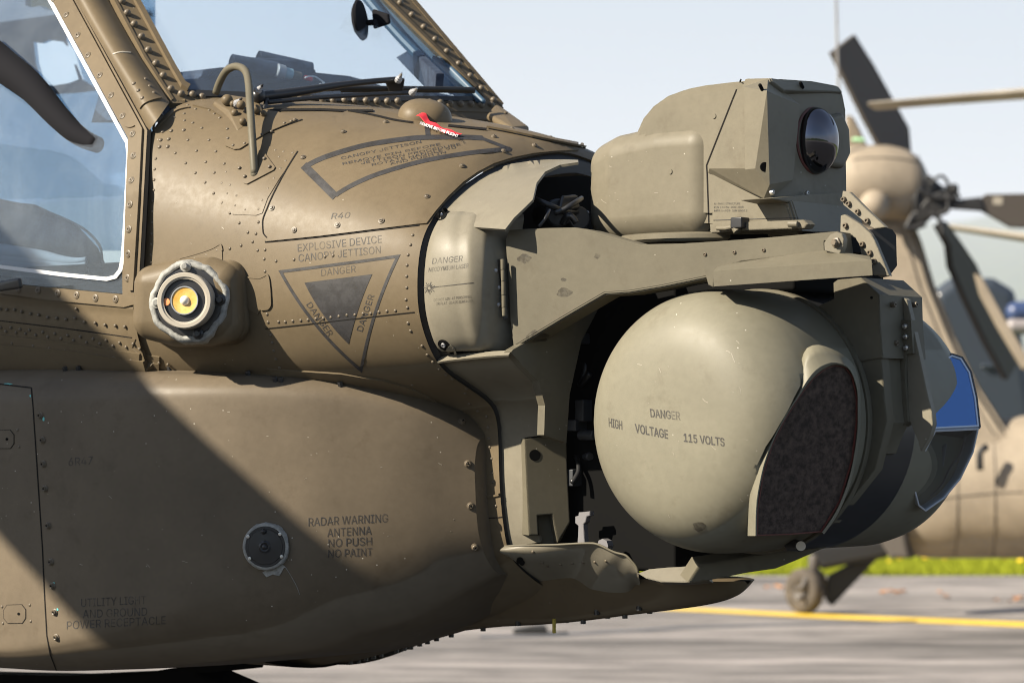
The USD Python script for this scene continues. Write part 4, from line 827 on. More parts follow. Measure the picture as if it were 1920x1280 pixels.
# main rotor overhead (out of the frame; one blade's shadow lies across the cheek)
HUB = np.array([-3.1, 9.7, 3.72])
def blade(tip, chord0=.86):
    d = tip - HUB; L = np.linalg.norm(d); d /= L; c = np.cross(Z3, d); c /= np.linalg.norm(c); up = np.cross(d, c)
    prof = [(-.5, 0), (-.3, .045), (0, .05), (.3, .03), (.5, 0), (.3, -.02), (0, -.035), (-.3, -.035)]
    rows = [[HUB + d * L * k + c * x * ch + up * y * ch * .6 for x, y in prof] for k, ch in ((.12, .2), (.2, chord0), (.6, chord0), (.94, chord0), (1, chord0 * .6))]
    v = np.array(rows).reshape(-1, 3); n = len(rows); f = list(map(tuple, grid_faces(n, 8, True))) + [(0, k, k + 1) for k in range(1, 7)] + [((n - 1) * 8, (n - 1) * 8 + k + 1, (n - 1) * 8 + k) for k in range(1, 7)]
    m = TM(v, f)
    if m.volume < 0: m.invert()
    return m
rot = obj('rotor_mast', cat(cyl(HUB - Z3 * 1.9, HUB + Z3 * .12, .13, 24, .01), cyl(HUB - Z3 * .12, HUB + Z3 * .1, .45, 32, .03)), 'black_metal', heli, smooth=30)
for tip in ([-4.47, 2.8, 3.60], [-2.1, 14.4, 3.6], [3.6, 8.5, 3.62], [-9.9, 11.1, 3.62]): obj('main_rotor_blade', blade(np.array(tip, float)), 'black_metal', heli, smooth=40)
# what stands above the frame: canopy roof and the engine deck that carries the mast
obj('canopy_roof', rhull([W(s, t, z) for s in (-3.6, -1.35) for t in (-.2, .2) for z in (2.98, 3.06)], .04, 2), 'hull_paint', heli, smooth=30)
obj('engine_deck', rhull([W(s, t, z) for s in (-6.5, -3.6) for t in (-.5, .5) for z in (1.3, 2.7)], .15, 2), 'hull_paint', heli, smooth=30)

# ================================================================== turret mount fairing on the nose
def ringT(z): 
    q = CubicSpline(np.linspace(0, 1, len(RING)), RING)(np.linspace(0, 1, 400)); q = q[:300] if False else q
    o = np.argsort(q[:, 1]); return np.interp(z, q[o, 1], q[o, 0])
def ext(ss, shrink):
    G = []
    for s, k in zip(ss, shrink):
        G.append(loop(0, k, s))
    G = np.array(G); n, m = G.shape[:2]; return TM(G.reshape(-1, 3), grid_faces(n, m, True)[:, ::-1])
fair_g = ext(np.linspace(.012, .7, 20), np.linspace(.012, .030, 20)); FAIR = Surf(fair_g)
mount = obj('turret_mount', panel([(812, 393), (826, 381), (850, 360), (880, 340), (915, 321), (960, 307), (1000, 301), (1030, 299), (1060, 299), (1084, 300), (1084, 304), (1050, 309), (1022, 322), (1006, 343), (999, 374), (985, 388), (964, 408), (947, 430), (880, 425), (812, 410)], FAIR, -.006, .0, 10), 'fairing_paint', heli, smooth=30)
# laser access door: rounded block
zs = np.r_[1.768, 1.770, 1.776, np.linspace(1.79, 2.055, 24), 2.068, 2.076, 2.080]
rows = []
for z in zs:
    e = min(z - 1.766, 2.082 - z); ins = .016 * max(0, 1 - e / .016) ** 1.6; T = ringT(np.clip(z, 1.70, 2.13)); T = T - .002; 
    f_ = .165 - .05 * ((z - 1.93) / .15) ** 2 * (.9 if z > 1.93 else .2) - ins * .5
    pts = [(.014, -.05), (.016, -ins - .003), (.03, -ins + .004), (f_ * .5, -ins + .002), (f_ - .05, -ins - .006), (f_ - .022, -ins - .014), (f_ - .006, -ins - .032), (f_, -ins - .055), (f_ + .002, -ins - .09), (f_ + .002, -.16)]
    rows.append(W([a for a, b in pts], [T + b for a, b in pts], np.full(len(pts), z)))
rows = np.array(rows); k = np.linspace(0, 1, rows.shape[1]); rows = PchipInterpolator(k, rows, axis=1)(np.linspace(0, 1, 60))
blk = TM(rows.reshape(-1, 3), grid_faces(len(rows), 60)); 
laser = obj('access_door', blk, 'fairing_paint', heli, smooth=True); LAS = Surf(blk)
# recessed screws in the door's corners
for (u, v), ang in [((827, 404), -.5), ((832, 646), .6)]:
    o_ = shapely.affinity.rotate(shapely.affinity.scale(Point(u, v).buffer(10), 1.15, .85), math.degrees(ang)); o_ = o_.union(shapely.affinity.rotate(sbox(u, v - 7, u + 16, v + 6), math.degrees(ang) + (20 if v > 500 else -15), origin=(u, v)))
    obj('recess', panel(o_, LAS, .0002, .0010, 4), 'black_matt', laser, smooth=False)
    p_, n_ = LAS.hit([(u, v)]); obj('screw', revolve([(0, .0035), (.0028, .003), (.003, .0045), (.0052, .0045), (.0056, 0)], p_[0], n_[0], 14), 'grey_metal', laser, smooth=40)
obj('recess_lip', panel([(838, 652), (846, 645), (853, 652), (857, 664), (836, 666)], LAS, .001, .0020, 4), 'fairing_paint', laser, smooth=False)
S6 = lambda w: [w * k for k in (.08, .26, .42, .58, .75, .92)]
decal('DANGER', (809, 495), (58, -5), (1.5, -11), LAS, laser, 'stencil_faint', bars=S6)
decal('NEODYMIUM LASER', (803, 510), (75, -8), (1, -8), LAS, laser, 'stencil_faint', bars=lambda w: [w * k / 14 for k in range(1, 14, 2)])
decal('DO NOT AIM  AT PERSONNEL', (813, 565), (71, -7), (.5, -5), LAS, laser, 'stencil_faint')
decal('OR FLAT  GLASS SURFACES', (817, 572), (69, -6), (.5, -5), LAS, laser, 'stencil_faint')
lz = [LineString([(807, 539), (888, 530)]).buffer(.8, cap_style='flat')]
for k in range(14):
    a = k * 2 * math.pi / 14 + .1; lz.append(LineString([(805 + 3 * math.cos(a), 540 + 3 * math.sin(a)), (805 + (11 if k % 2 else 8) * math.cos(a), 540 + (12 if k % 2 else 9) * math.sin(a))]).buffer(.55, cap_style='flat'))
for l in lz: obj('marking', panel(l, LAS, .0003, .0007, 2.5), 'stencil_faint', laser, smooth=False)
# hinge and rivets at the door's front edge
hin = obj('hinge', cat(*[tube([on_t(np.array([942.5 + .12 * (a - 485) * .9 * .25 + .04 * k, a]), .445), on_t(np.array([942.5 + .12 * (b - 485) * .9 * .25 + .04 * k, b]), .445)], .0052, 2, 10, False) for k, (a, b) in enumerate([(486, 505), (506, 527), (528, 553), (554, 576), (577, 592)])]), 'mount_paint', laser, smooth=40)
obj('hinge_leaf', prism([(934, 486), (942, 484), (952, 596), (944, 598)], on_t(np.array([942., 540.]), .438), R3 * .5 + F3 * .8, .004), 'black_metal', hin, smooth=False)
for u, v in [(930, 507), (936, 539), (935, 571)]:
    p_, n_ = LAS.hit([(u, v)]); obj('rivet', stud(p_[0], n_[0], dome(.005, .004), 10), 'grey_metal', laser, smooth=50)
# side arm that carries the upper sensor
arm_n = R3 * .97 + F3 * .2; arm_p = on_t(np.array([950., 540.]), .425)
arm = obj('side_arm', prism([(953, 431), (1000, 428), (1075, 426), (1100, 430), (1200, 458), (1280, 456), (1345, 452), (1450, 444), (1570, 433), (1575, 475), (1450, 480), (1345, 505), (1332, 521), (1240, 540), (1180, 550), (1134, 553), (1060, 596), (962, 655), (955, 600), (951, 520), (946, 450)], arm_p, arm_n, .075, .007, round_px=2), 'mount_paint', heli, smooth=28)
obj('arm_return', prism([(958, 660), (962, 655), (1060, 598), (1134, 556), (1090, 640), (1068, 740), (1062, 830), (1020, 815), (1022, 760), (1010, 715), (985, 690)], W(.215, 0, 0), F3, .02), 'mount_paint', arm, smooth=False)
# lower strut sheet, block and chin
strut = obj('lower_strut', panel([(820, 672), (850, 668), (958, 661), (985, 690), (1012, 720), (1024, 762), (1019, 800), (1012, 816), (984, 820), (985, 900), (989, 1003), (1010, 1004), (1013, 1016), (975, 1021), (950, 1022), (945, 990), (940, 900), (936, 830), (928, 795), (905, 762), (880, 738), (850, 712)], FAIR, -.008, 0, 10), 'fairing_paint', heli, smooth=30)
obj('ledge', strip([(824, 673), (860, 668), (958, 660)], 3, FAIR, -.004, .012, step=4), 'fairing_paint', strut, smooth=25)
bn = R3 * .55 + F3 * .83 + Z3 * .0; bp0 = FAIR.hit([(1000, 900)])[0][0] + R3 * .012
blk2 = obj('strut_block', prism([(984, 823), (1020, 818), (1062, 819), (1064, 880), (1069, 978), (1050, 1010), (1046, 1016), (1035, 964), (1008, 966), (1010, 1003), (992, 1003), (987, 900)], bp0, bn, .06, .003), 'mount_paint', strut, smooth=28)
obj('bore', prism(list(Point(1003, 853).buffer(10.5, 8).exterior.coords)[:-1], bp0, bn, .002, 0, .0008), 'black_matt', blk2, smooth=False)
obj('block_foot', prism([(1008, 966), (1035, 964), (1068, 980), (1052, 1012), (1040, 1022), (1012, 1018)], bp0 - bn * .03, bn, .03), 'mount_paint', blk2, smooth=False)
tp = [(946, 1024, .240), (975, 1022, .236), (1035, 1021, .228), (1110, 1018, .215), (1156, 1036, .20), (1172, 1040, .195), (1184, 1051, .19), (1194, 1064, .185), (1197, 1072, .18)]
bt = [(956, 1038, .20), (975, 1060, .165), (1000, 1080, .12), (1050, 1108, .035), (1100, 1122, .035), (1140, 1126, .035), (1175, 1124, .035), (1192, 1112, .035), (1200, 1092, .11)]
top_c = np.array([on_t(np.array([a, b], float), t) for a, b, t in tp]); bot_c = np.array([on_t(np.array([a, b], float), t) for a, b, t in bt])
fall = np.linspace(1, .05, len(top_c))[:, None]; mid = .5 * (top_c + bot_c) + fall * (R3 * .020 - Z3 * .006); q1 = .8 * top_c + .2 * bot_c + fall * (R3 * .020 - Z3 * .004)
chin_m = loft([[a, b, c, d] for a, b, c, d in zip(top_c, q1, mid, bot_c)], 60, 24); 
chin = obj('chin_panel', chin_m, 'fairing_paint', heli, smooth=True); CHIN = Surf(chin_m)
obj('rim', tube(top_c, .0028, 80, 6), 'mount_paint', chin, smooth=True)
studs(chin, 'rivet', A([(1078, 538), (1128, 600), (1160, 623), (1235, 612), (1298, 606), (1360, 601), (1425, 597), (1487, 591)], 640, 854), CHIN, DOME, 'bolt_paint', 9)
obj('bore', panel(Point(975, 1050).buffer(6.5).union(Point(979, 1054).buffer(5)), CHIN, .0005, .0012, 3), 'black_matt', chin, smooth=False)
# belly body under the nose and its row of bolts
bs = np.array([-1.0, -.67, -.42, -.207, -.066, .052, .176, .298, .417, .47, .505, .525]); bz = np.array([1.0, 1.05, 1.08, 1.11, 1.123, 1.137, 1.156, 1.174, 1.194, 1.208, 1.225, 1.248]); bw = np.array([.26, .24, .20, .15, .11, .105, .105, .105, .105, .085, .055, .012])
rows = []
for s, z, w in zip(bs, bz, bw):
    a = np.linspace(0, 2 * np.pi, 48, endpoint=False); hgt = 1.255 - z; lowr = 1.255 - hgt * (1 - (np.cos(a) ** 2 + .01) ** .6); rows.append(W(np.full(48, s), w * np.cos(a), np.where(a <= np.pi, lowr, 1.255 + .06 * min(1, w / .15) * np.sin(a - np.pi) ** .8 if False else 1.255 + .008 * min(1, w / .15) * np.abs(np.sin(a)) ** .8)))
rows = PchipInterpolator(bs, np.array(rows), axis=0)(np.r_[np.linspace(-1, .3, 22), np.linspace(.32, .525, 22)])
bel_m = TM(rows.reshape(-1, 3), grid_faces(len(rows), 48, True))
if bel_m.volume < 0: bel_m.invert()
bel = obj('belly_fairing', bel_m, 'hull_paint', heli, smooth=True)
allv = np.vstack([bel_m.vertices, hull.vertices, cheek_m.vertices]); allq = proj(allv)
for u in [650 + 17.5 * k for k in range(12)] + [905, 950, 968, 990, 1063, 1090, 1116, 1142, 1167, 1194, 1221]:
    near = np.abs(allq[:, 0] - u) < 7; p_ = allv[near][allq[near][:, 1].argmax()]
    obj('bolt', cyl(p_ + Z3 * .01, p_ - Z3 * .0065, .0065, 8), 'black_metal', bel, smooth=30)
pd = on_t(np.array([1039., 1175.]), .04); plain('drain_yellow', (.35, .26, .03), .5)
obj('drain_plug', cyl(pd + Z3 * .02, pd - Z3 * .014, .0045, 10, .001), 'drain_yellow', bel)
# cradle that runs forward under the turret
obj('cradle', prism([(1196, 1074), (1212, 1084), (1240, 1091), (1284, 1092), (1330, 1088), (1318, 1058), (1285, 1061), (1250, 1063), (1217, 1066)], on_t(np.array([1250., 1078.]), .17), R3 * .9 + F3 * .3 + Z3 * .2, .03, .003), 'fairing_paint', heli, smooth=28)
CR = 'cradle_arm'
obj(CR, prism([(1290, 1092), (1330, 1088), (1400, 1074), (1455, 1066), (1490, 1052), (1540, 1030), (1575, 1016), (1600, 1005), (1560, 1002), (1520, 1014), (1470, 1022), (1420, 1040), (1330, 1056), (1312, 1058)], on_t(np.array([1330., 1070.]), .16), F3 * .8 + R3 * .5 - Z3 * .3, .05, .004), 'mount_paint', heli, smooth=28)
# behind the turret: cables, boxes, clamps
clut = obj('cavity_equipment', cat(cyl(on_s(np.array([1020., 402.]), .10), on_s(np.array([1020., 402.]), .10) + F3 * .10 + R3 * .05, .035, 24, .004), cyl(on_s(np.array([1048., 412.]), .12), on_s(np.array([1048., 412.]), .12) + F3 * .1, .03, 20, .004)), 'equipment_grey', heli, smooth=35) if False else None
plain('equipment_grey', (.028, .030, .034), .5, metallic=.2)
eq = obj('cavity_equipment', cat(cyl(on_s(np.array([1022., 405.]), .10) + F3 * .0, on_s(np.array([1022., 405.]), .10) + F3 * .09 + R3 * .06, .032, 24, .004), cyl(on_s(np.array([1048., 415.]), .10), on_s(np.array([1048., 415.]), .10) + F3 * .1 + R3 * .05, .028, 20, .004)), 'equipment_grey', heli, smooth=35)
for pts, r in [([(1000, 372, .16), (1030, 385, .2), (1060, 396, .2), (1100, 400, .18)], .007), ([(1040, 400, .22), (1062, 390, .24), (1090, 372, .2)], .006), ([(1055, 420, .22), (1068, 405, .24), (1080, 418, .25)], .008), ([(1030, 395, .22), (1022, 410, .25), (1010, 425, .24)], .004),
               ([(1085, 660, .12), (1098, 690, .16), (1088, 720, .15), (1105, 700, .2)], .008), ([(1075, 850, .12), (1085, 880, .16), (1072, 905, .16)], .006), ([(1095, 620, .1), (1108, 650, .14), (1116, 690, .16)], .005), ([(1090, 900, .12), (1110, 940, .14), (1125, 980, .15)], .005)]:
    obj('cable', tube([on_s(np.array([a, b], float), s) for a, b, s in pts], r, 24, 8), 'black_metal', eq, smooth=True)
obj('junction_box', rhull([on_s(np.array([a, b], float), .2) for a, b in [(1055, 372), (1078, 370), (1082, 388), (1050, 392)]], .006, 1), 'black_metal', eq, smooth=30)
rq = random.Random(11)
for k in range(16):
    u, v = rq.uniform(1068, 1112), rq.uniform(600, 985); q = on_s(np.array([u, v]), rq.uniform(.10, .17)); w_, h_ = rq.uniform(.008, .022), rq.uniform(.008, .03)
    if k % 3: obj('actuator_part', rhull([q + F3 * a * .02 + R3 * b * w_ + Z3 * c * h_ for a in (0, 1) for b in (-1, 1) for c in (-1, 1)], .003, 1), 'equipment_grey', eq, smooth=30)
    else: obj('connector', cyl(q, q + F3 * .05 + R3 * rq.uniform(-.02, .03), w_ * .8, 12, .002), 'equipment_grey', eq)
plain('tag_plate', (.20, .19, .13), .6)
for q in [[(1143, 989), (1177, 987), (1178, 1002), (1144, 1004)], [(1181, 1007), (1214, 1005), (1215, 1020), (1182, 1022)]]:
    obj('data_plate', prism(q, W(.20, 0, 1.3), F3 * .8 + R3 * .6, .003), 'tag_plate', eq, smooth=False)
plain('clamp_grey', (.12, .115, .12), .5)
cpl = on_t(np.array([1090., 1000.]), .19)
clp = obj('clamp', prism([(1082, 1030), (1084, 985), (1078, 980), (1078, 968), (1084, 966), (1085, 960), (1106, 958), (1106, 966), (1100, 968), (1098, 978), (1094, 982), (1097, 1032)], cpl, R3, .015, .002), 'clamp_grey', heli, smooth=28)
obj('knob', cyl(on_t(np.array([1140., 1022.]), .17), on_t(np.array([1140., 1022.]), .17) + R3 * .02, .016, 8), 'clamp_grey', clp, smooth=30)

# ================================================================== day / night sight turret
TC = W(.618, 0, 1.612)
prof = [(0, .036), (.05, .0357), (.10, .034), (.15, .029), (.19, .019), (.222, .002), (.248, -.024), (.267, -.056), (.279, -.092), (.2843, -.13), (.2855, -.17), (.2855, -.285), (.282, -.288), (.26, -.289), (0, -.289)]
kk = np.linspace(0, 1, len(prof)); pf = PchipInterpolator(kk, np.array(prof[:11]) if False else np.array(prof))(np.linspace(0, 1, 70))
drum_m = revolve(pf, TC + R3 * .385, R3, 120)
wn = F3 * .92 + R3 * .32 - Z3 * .13; wn /= np.linalg.norm(wn); wp = on_t(np.array([1420., 985.]), .378)
cowl = [(1402, 1004), (1404, 950), (1412, 890), (1428, 835), (1450, 790), (1478, 742), (1494, 720), (1500, 690), (1506, 664), (1516, 650), (1532, 646), (1560, 654), (1590, 672), (1604, 690), (1613, 730), (1614, 785), (1606, 860), (1580, 945), (1545, 1001)]
MF = lambda m: m3.Manifold(m3.Mesh(np.asarray(m.vertices, np.float32), np.asarray(m.faces, np.uint32)))
cut = prism(list(Polygon(cowl).buffer(-1.5).exterior.coords)[:-1] + [], wp, -wn, .30, 0, .010)
dm = MF(drum_m) - MF(cut)
if dm.is_empty(): print('drum cut failed')
dm = dm.to_mesh(); drum_c = TM(dm.vert_properties[:, :3], dm.tri_verts)
turret = obj('sight_turret', drum_c, 'drum_paint', heli, smooth=25); DRUM = Surf(drum_c)
obj('rim', revolve([(.250, -.285), (.2905, -.285), (.292, -.288), (.292, -.300), (.290, -.302), (.25, -.303)], TC + R3 * .385, R3, 120), 'mount_paint', turret, smooth=30)
decal('DANGER', (1219, 781), (57, 6), (-1.5, -15), DRUM, turret, 'stencil_drum', True, bars=S6)
decal('HIGH', (1141, 799), (26, 6), (-.5, -16), DRUM, turret, 'stencil_drum', True, bars=lambda w: [w * .3, w * .62])
decal('VOLTAGE', (1191, 810), (62, 12), (-1, -16), DRUM, turret, 'stencil_drum', True, bars=lambda w: [w * k for k in (.1, .22, .36, .5, .65, .78, .93)])
decal('115 VOLTS', (1281, 827), (78, 9), (-1, -15), DRUM, turret, 'stencil_drum', True, bars=lambda w: [w * k for k in (.25, .46, .6, .73, .85, .95)])
# night window
usdkit.material(stage, '/World/Looks/coated_window', {'g': ('geometry', {}), 'n': ('noise_texture', {'scale': 70.0, 'detail': 5.0, 'roughness': .7}), 'r': ('rgb_ramp', {'ramp': [(.38, (.013, .009, .0075)), (.64, (.058, .040, .031))]}),
    'v': ('noise_texture', {'scale': 25.0, 'detail': 3.0}), 'bp': ('bump', {'strength': .05, 'distance': .002}), 'p': ('principled_bsdf', {'roughness': .28, 'specular_ior_level': .3})},
    [('g.position', 'n.vector'), ('g.position', 'v.vector'), ('n.fac', 'r.fac'), ('r.color', 'p.base_color'), ('v.fac', 'bp.height'), ('bp.normal', 'p.normal')], surface='p.BSDF')
plain('red_edge', (.08, .018, .012), .5)
wn = F3 * .92 + R3 * .32 - Z3 * .13; wn /= np.linalg.norm(wn); wp = on_t(np.array([1420., 985.]), .378)
cowl = [(1402, 1004), (1404, 950), (1412, 890), (1428, 835), (1450, 790), (1478, 742), (1494, 720), (1500, 690), (1506, 664), (1516, 650), (1532, 646), (1560, 654), (1590, 672), (1604, 690), (1613, 730), (1614, 785), (1606, 860), (1580, 945), (1545, 1001)]
win = [(1419, 1004), (1420, 955), (1430, 890), (1447, 835), (1470, 788), (1497, 745), (1525, 708), (1548, 690), (1566, 684), (1586, 688), (1599, 705), (1608, 745), (1608, 790), (1600, 860), (1576, 940), (1541, 997), (1480, 1002)]
inner_w = Polygon(win)
wl = [q for q in win if q != (1480, 1002)]
def even(o, n=70): return resample(o, n)
co, wi = even(cowl), even(wl)
on_w = lambda q, d: on_plane(q, wp + wn * d, wn)
hood = loft([on_w(co, -.17), on_w(co, -.028), .35 * on_w(co, -.022) + .65 * on_w(wi, -.010), on_w(wi, .004), on_w(wi, .0), on_w(wi, -.02)], 6, 70, par=np.linspace(0, 1, 6)) if False else TM(np.concatenate([on_w(co, -.17), on_w(co, -.028), on_w(.6 * co + .4 * wi, -.012), on_w(.15 * co + .85 * wi, .003), on_w(wi, .002), on_w(wi, -.02)]), grid_faces(6, 70))
if (hood.face_normals @ wn).mean() < 0: hood.invert()
obj('window_hood', hood, 'drum_paint', turret, smooth=40)
obj('window_edge', prism(win, wp, wn, .004, 0, -.003, holes=[list(inner_w.buffer(-2).exterior.coords)[:-1]]), 'red_edge', turret, smooth=False)
obj('night_window', prism(win, wp, wn, .01, .001, -.006), 'coated_window', turret, smooth=False)
obj('sensor_cap', cyl(on_s(np.array([1480., 1021.]), .72), on_s(np.array([1480., 1021.]), .72) + F3 * .05 + R3 * .03, .0125, 24, .002), 'black_metal', turret)
obj('sensor_eye', cyl(on_s(np.array([1480., 1021.]), .72) + F3 * .05 + R3 * .03, on_s(np.array([1480., 1021.]), .72) + F3 * .052 + R3 * .032, .0105, 24), 'pearl', turret)
# yoke between the two drums
yk = obj('yoke', prism([(1562, 530), (1570, 524), (1613, 520), (1648, 552), (1650, 610), (1655, 671), (1600, 680), (1575, 640), (1556, 590), (1563, 562)], W(0, .088, 0), R3, .172, .003), 'mount_paint', turret, smooth=28)
obj('yoke_plate', prism([(1563, 560), (1600, 560), (1650, 640), (1658, 745), (1662, 790), (1640, 880), (1560, 980), (1480, 1010), (1430, 900), (1440, 700), (1500, 600), (1540, 570)], W(0, .084, 0), R3, .03, .003), 'mount_paint', turret, smooth=28)
obj('yoke_core', revolve([(0, .10), (.285, .10), (.288, .09), (.288, -.09), (.285, -.10), (0, -.1)], TC, R3, 90), 'black_metal', turret, smooth=30)
obj('yoke_leg', prism([(1640, 600), (1656, 671), (1660, 745), (1664, 792), (1650, 822), (1640, 850), (1600, 860), (1600, 640)], W(0, .070, 0), R3, .085, .003), 'mount_paint', turret, smooth=28)
fin = obj('fin_plate', prism([(1690, 556), (1700, 562), (1707, 592), (1722, 660), (1738, 735), (1747, 772), (1749, 795), (1742, 820), (1726, 846), (1721, 826), (1704, 786), (1701, 700), (1698, 640), (1694, 590)], W(0, -.005, 0), R3, .016, .002), 'fairing_paint', turret, smooth=28)
obj('fin_base', prism([(1690, 600), (1708, 600), (1712, 662), (1699, 664), (1696, 700), (1702, 790), (1690, 800), (1680, 660)], W(0, .004, 0), R3, .03), 'mount_paint', fin, smooth=False)
for u, v in [(1698, 612), (1699, 631), (1700, 652)]:
    p_ = on_t(np.array([u, float(v)]), .004); obj('bolt', revolve([(0, .010), (.003, .010), (.0035, .006), (.006, .005), (.0062, 0)], p_, R3, 8), 'steel', fin, smooth=30)
for u, v in [(1673, 571), (1713, 571), (1677, 643)]:
    p_ = on_s(np.array([u, float(v)]), .931); obj('bolt', revolve([(0, .005), (.0026, .005), (.003, .009), (.0052, .009), (.0058, .007), (.006, -.004)], p_, F3, 12), 'bolt_paint', yk, smooth=30)
obj('bore', prism(list(Point(1634, 558).buffer(2.6).exterior.coords)[:-1], W(0, .088, 0), R3, .001, 0, .0006), 'black_matt', yk, smooth=False)
# far drum with the day window
far_d = revolve([(.0, .10), (.28, .10), (.286, .095), (.286, .29), (.28, .33), (.25, .39), (.17, .44), (0, .46)], TC, -R3, 100)
fd = obj('far_drum', far_d, 'drum_paint', turret, smooth=40)
usdkit.material(stage, '/World/Looks/blue_window', {'p': ('principled_bsdf', {'base_color': (.10, .20, .42), 'metallic': 1.0, 'roughness': .03})}, surface='p.BSDF')
usdkit.material(stage, '/World/Looks/clear_window', {'t': ('transparent_bsdf', {'color': (.75, .78, .8)}), 'gl': ('glossy_bsdf', {'color': (.9, .9, .9), 'roughness': .02}), 'm': ('mix_closure', {'fac': .08})}, [('t.BSDF', 'm.closure1'), ('gl.BSDF', 'm.closure2')], surface='m.closure')
e0 = on_t(np.array([1752., 805.]), -.15); e1 = on_t(np.array([1835., 801.]), -.29); ed = (e1 - e0) / np.linalg.norm(e1 - e0)
n_up = np.cross(ed, Z3 * .88 - F3 * .48); n_up /= np.linalg.norm(n_up); n_up = n_up if n_up @ F3 > 0 else -n_up
n_dn = np.cross(ed, -Z3 * .90 - F3 * .42); n_dn /= np.linalg.norm(n_dn); n_dn = n_dn if n_dn @ F3 > 0 else -n_dn
up_o = [(1753, 803), (1748, 770), (1746, 735), (1752, 702), (1765, 677), (1785, 665), (1803, 671), (1819, 697), (1830, 745), (1836, 799)]
dn_o = [(1753, 807), (1836, 803), (1826, 848), (1802, 898), (1772, 934), (1736, 959), (1722, 948), (1714, 918), (1718, 885), (1735, 842)]
def inset(o, d): return list(Polygon(o).buffer(-d).exterior.coords)[:-1]
plain('window_rim', (.50, .54, .60), .3, metallic=.6)
obj('day_window_frame', prism(up_o, e0, n_up, .06, .001, holes=[inset(up_o, 3)]), 'window_rim', fd, smooth=28)
obj('day_window', prism(inset(up_o, 2.5), e0, n_up, .05, 0, -.002), 'blue_window', fd, smooth=False)
obj('window_shroud', prism(list(Polygon(up_o).buffer(4).exterior.coords)[:-1], e0, n_up, .12, .002, -.006), 'black_metal', fd, smooth=28)
obj('lower_window_frame', prism(dn_o, e0, n_dn, .05, .001, holes=[inset(dn_o, 3)]), 'window_rim', fd, smooth=28)
obj('lower_window', prism(inset(dn_o, 2.5), e0, n_dn, .004, 0, -.002), 'clear_window', fd, smooth=False)
obj('lower_backing', prism(inset(dn_o, 1), e0, n_dn, .03, 0, -.035), 'coated_window', fd, smooth=False)
obj('barrel', cyl(on_plane(np.array([1768., 832.]), e0 - n_dn * .018, n_dn), on_plane(np.array([1762., 872.]), e0 - n_dn * .018, n_dn), .009, 12, .002), 'clamp_grey', fd)
obj('cable', tube([on_plane(np.array(x), e0 - n_dn * .012, n_dn) for x in ([1810., 815.], [1800., 850.], [1780., 880.], [1768., 905.], [1745., 930.])], .0022, 24, 6), 'clamp_grey', fd)
for a, b, c, d in [(1752, 682, 1762, 715)]:
    pass

# ================================================================== night vision sensor on top
pv = boxST(.055, .50, -.20, .20, 2.022, 2.268, .058); 
pv = rhull([W(s, t, z) for s in (.40, .492) for t in (-.10, .128) for z in (2.075, 2.216)] + [W(.238, t, z) for t in (-.07, .112) for z in (2.075, 2.192)] + [W(.28, .124, z) for z in (2.075, 2.203)], .058, 4)
base_ = prism([(1112, 440), (1105, 380), (1320, 380), (1322, 436), (1250, 441), (1180, 444)], W(0, .192, 0), R3, .38, .02)
pn = obj('night_sensor', cat(pv), 'turret_paint', heli, smooth=40); PV = Surf(pv)
obj('base_rim', revolve([(.0, 0), (.195, 0), (.202, .006), (.202, .016), (.195, .02), (0, .02)], W(.40, 0, 2.010), Z3, 64), 'turret_paint', pn, smooth=30)
PB = W(0, .178, 0)
up_b = prism([(1176, 300), (1180, 245), (1192, 218), (1212, 194), (1240, 174), (1270, 163), (1300, 157), (1350, 151), (1392, 147), (1432, 148), (1436, 160), (1436, 436), (1330, 438), (1180, 430)], W(0, .173, 0), R3, .29, .045, round_px=3)
obj('upper_body', up_b, 'turret_paint', pn, smooth=30); UB = Surf(up_b)
seam_o = [(1391, 147), (1384, 162), (1325, 312), (1330, 437)]
fr_b = prism([(1394, 147), (1440, 146), (1446, 160), (1446, 372), (1480, 376), (1498, 432), (1333, 437), (1328, 313), (1388, 162)], PB, R3, .265, .012)
fb_ = obj('front_body', fr_b, 'turret_paint', pn, smooth=30); FB = Surf(fr_b)
# wedge-shaped casing standing proud of the side, with its sloping underside
Q = lambda u, v, t: on_t(np.array([u, float(v)]), t)
Qs = lambda u, v, k: on_s(np.array([u, float(v)]), k)
wedge = chull([Q(1395, 163, .222), Q(1397, 318, .222), Q(1432, 372, .190), Q(1438, 171, .224), Q(1416, 316, .226), Qs(1454, 186, .728), Qs(1443, 346, .728), Qs(1446, 372, .715), Qs(1500, 197, .728), Qs(1487, 337, .728), Q(1440, 148, .17), Q(1396, 160, .12), Q(1432, 372, .12), Qs(1500, 197, .62), Qs(1487, 337, .62)])
wd = obj('sensor_casing', wedge, 'turret_paint', fb_, smooth=12)
und = chull([Q(1328, 324, .176), Q(1330, 316, .190), Q(1397, 316, .222), Q(1432, 372, .190), Q(1432, 374, .15), Q(1328, 326, .15), Q(1397, 316, .12)])
obj('casing_chine', und, 'turret_paint', fb_, smooth=12)
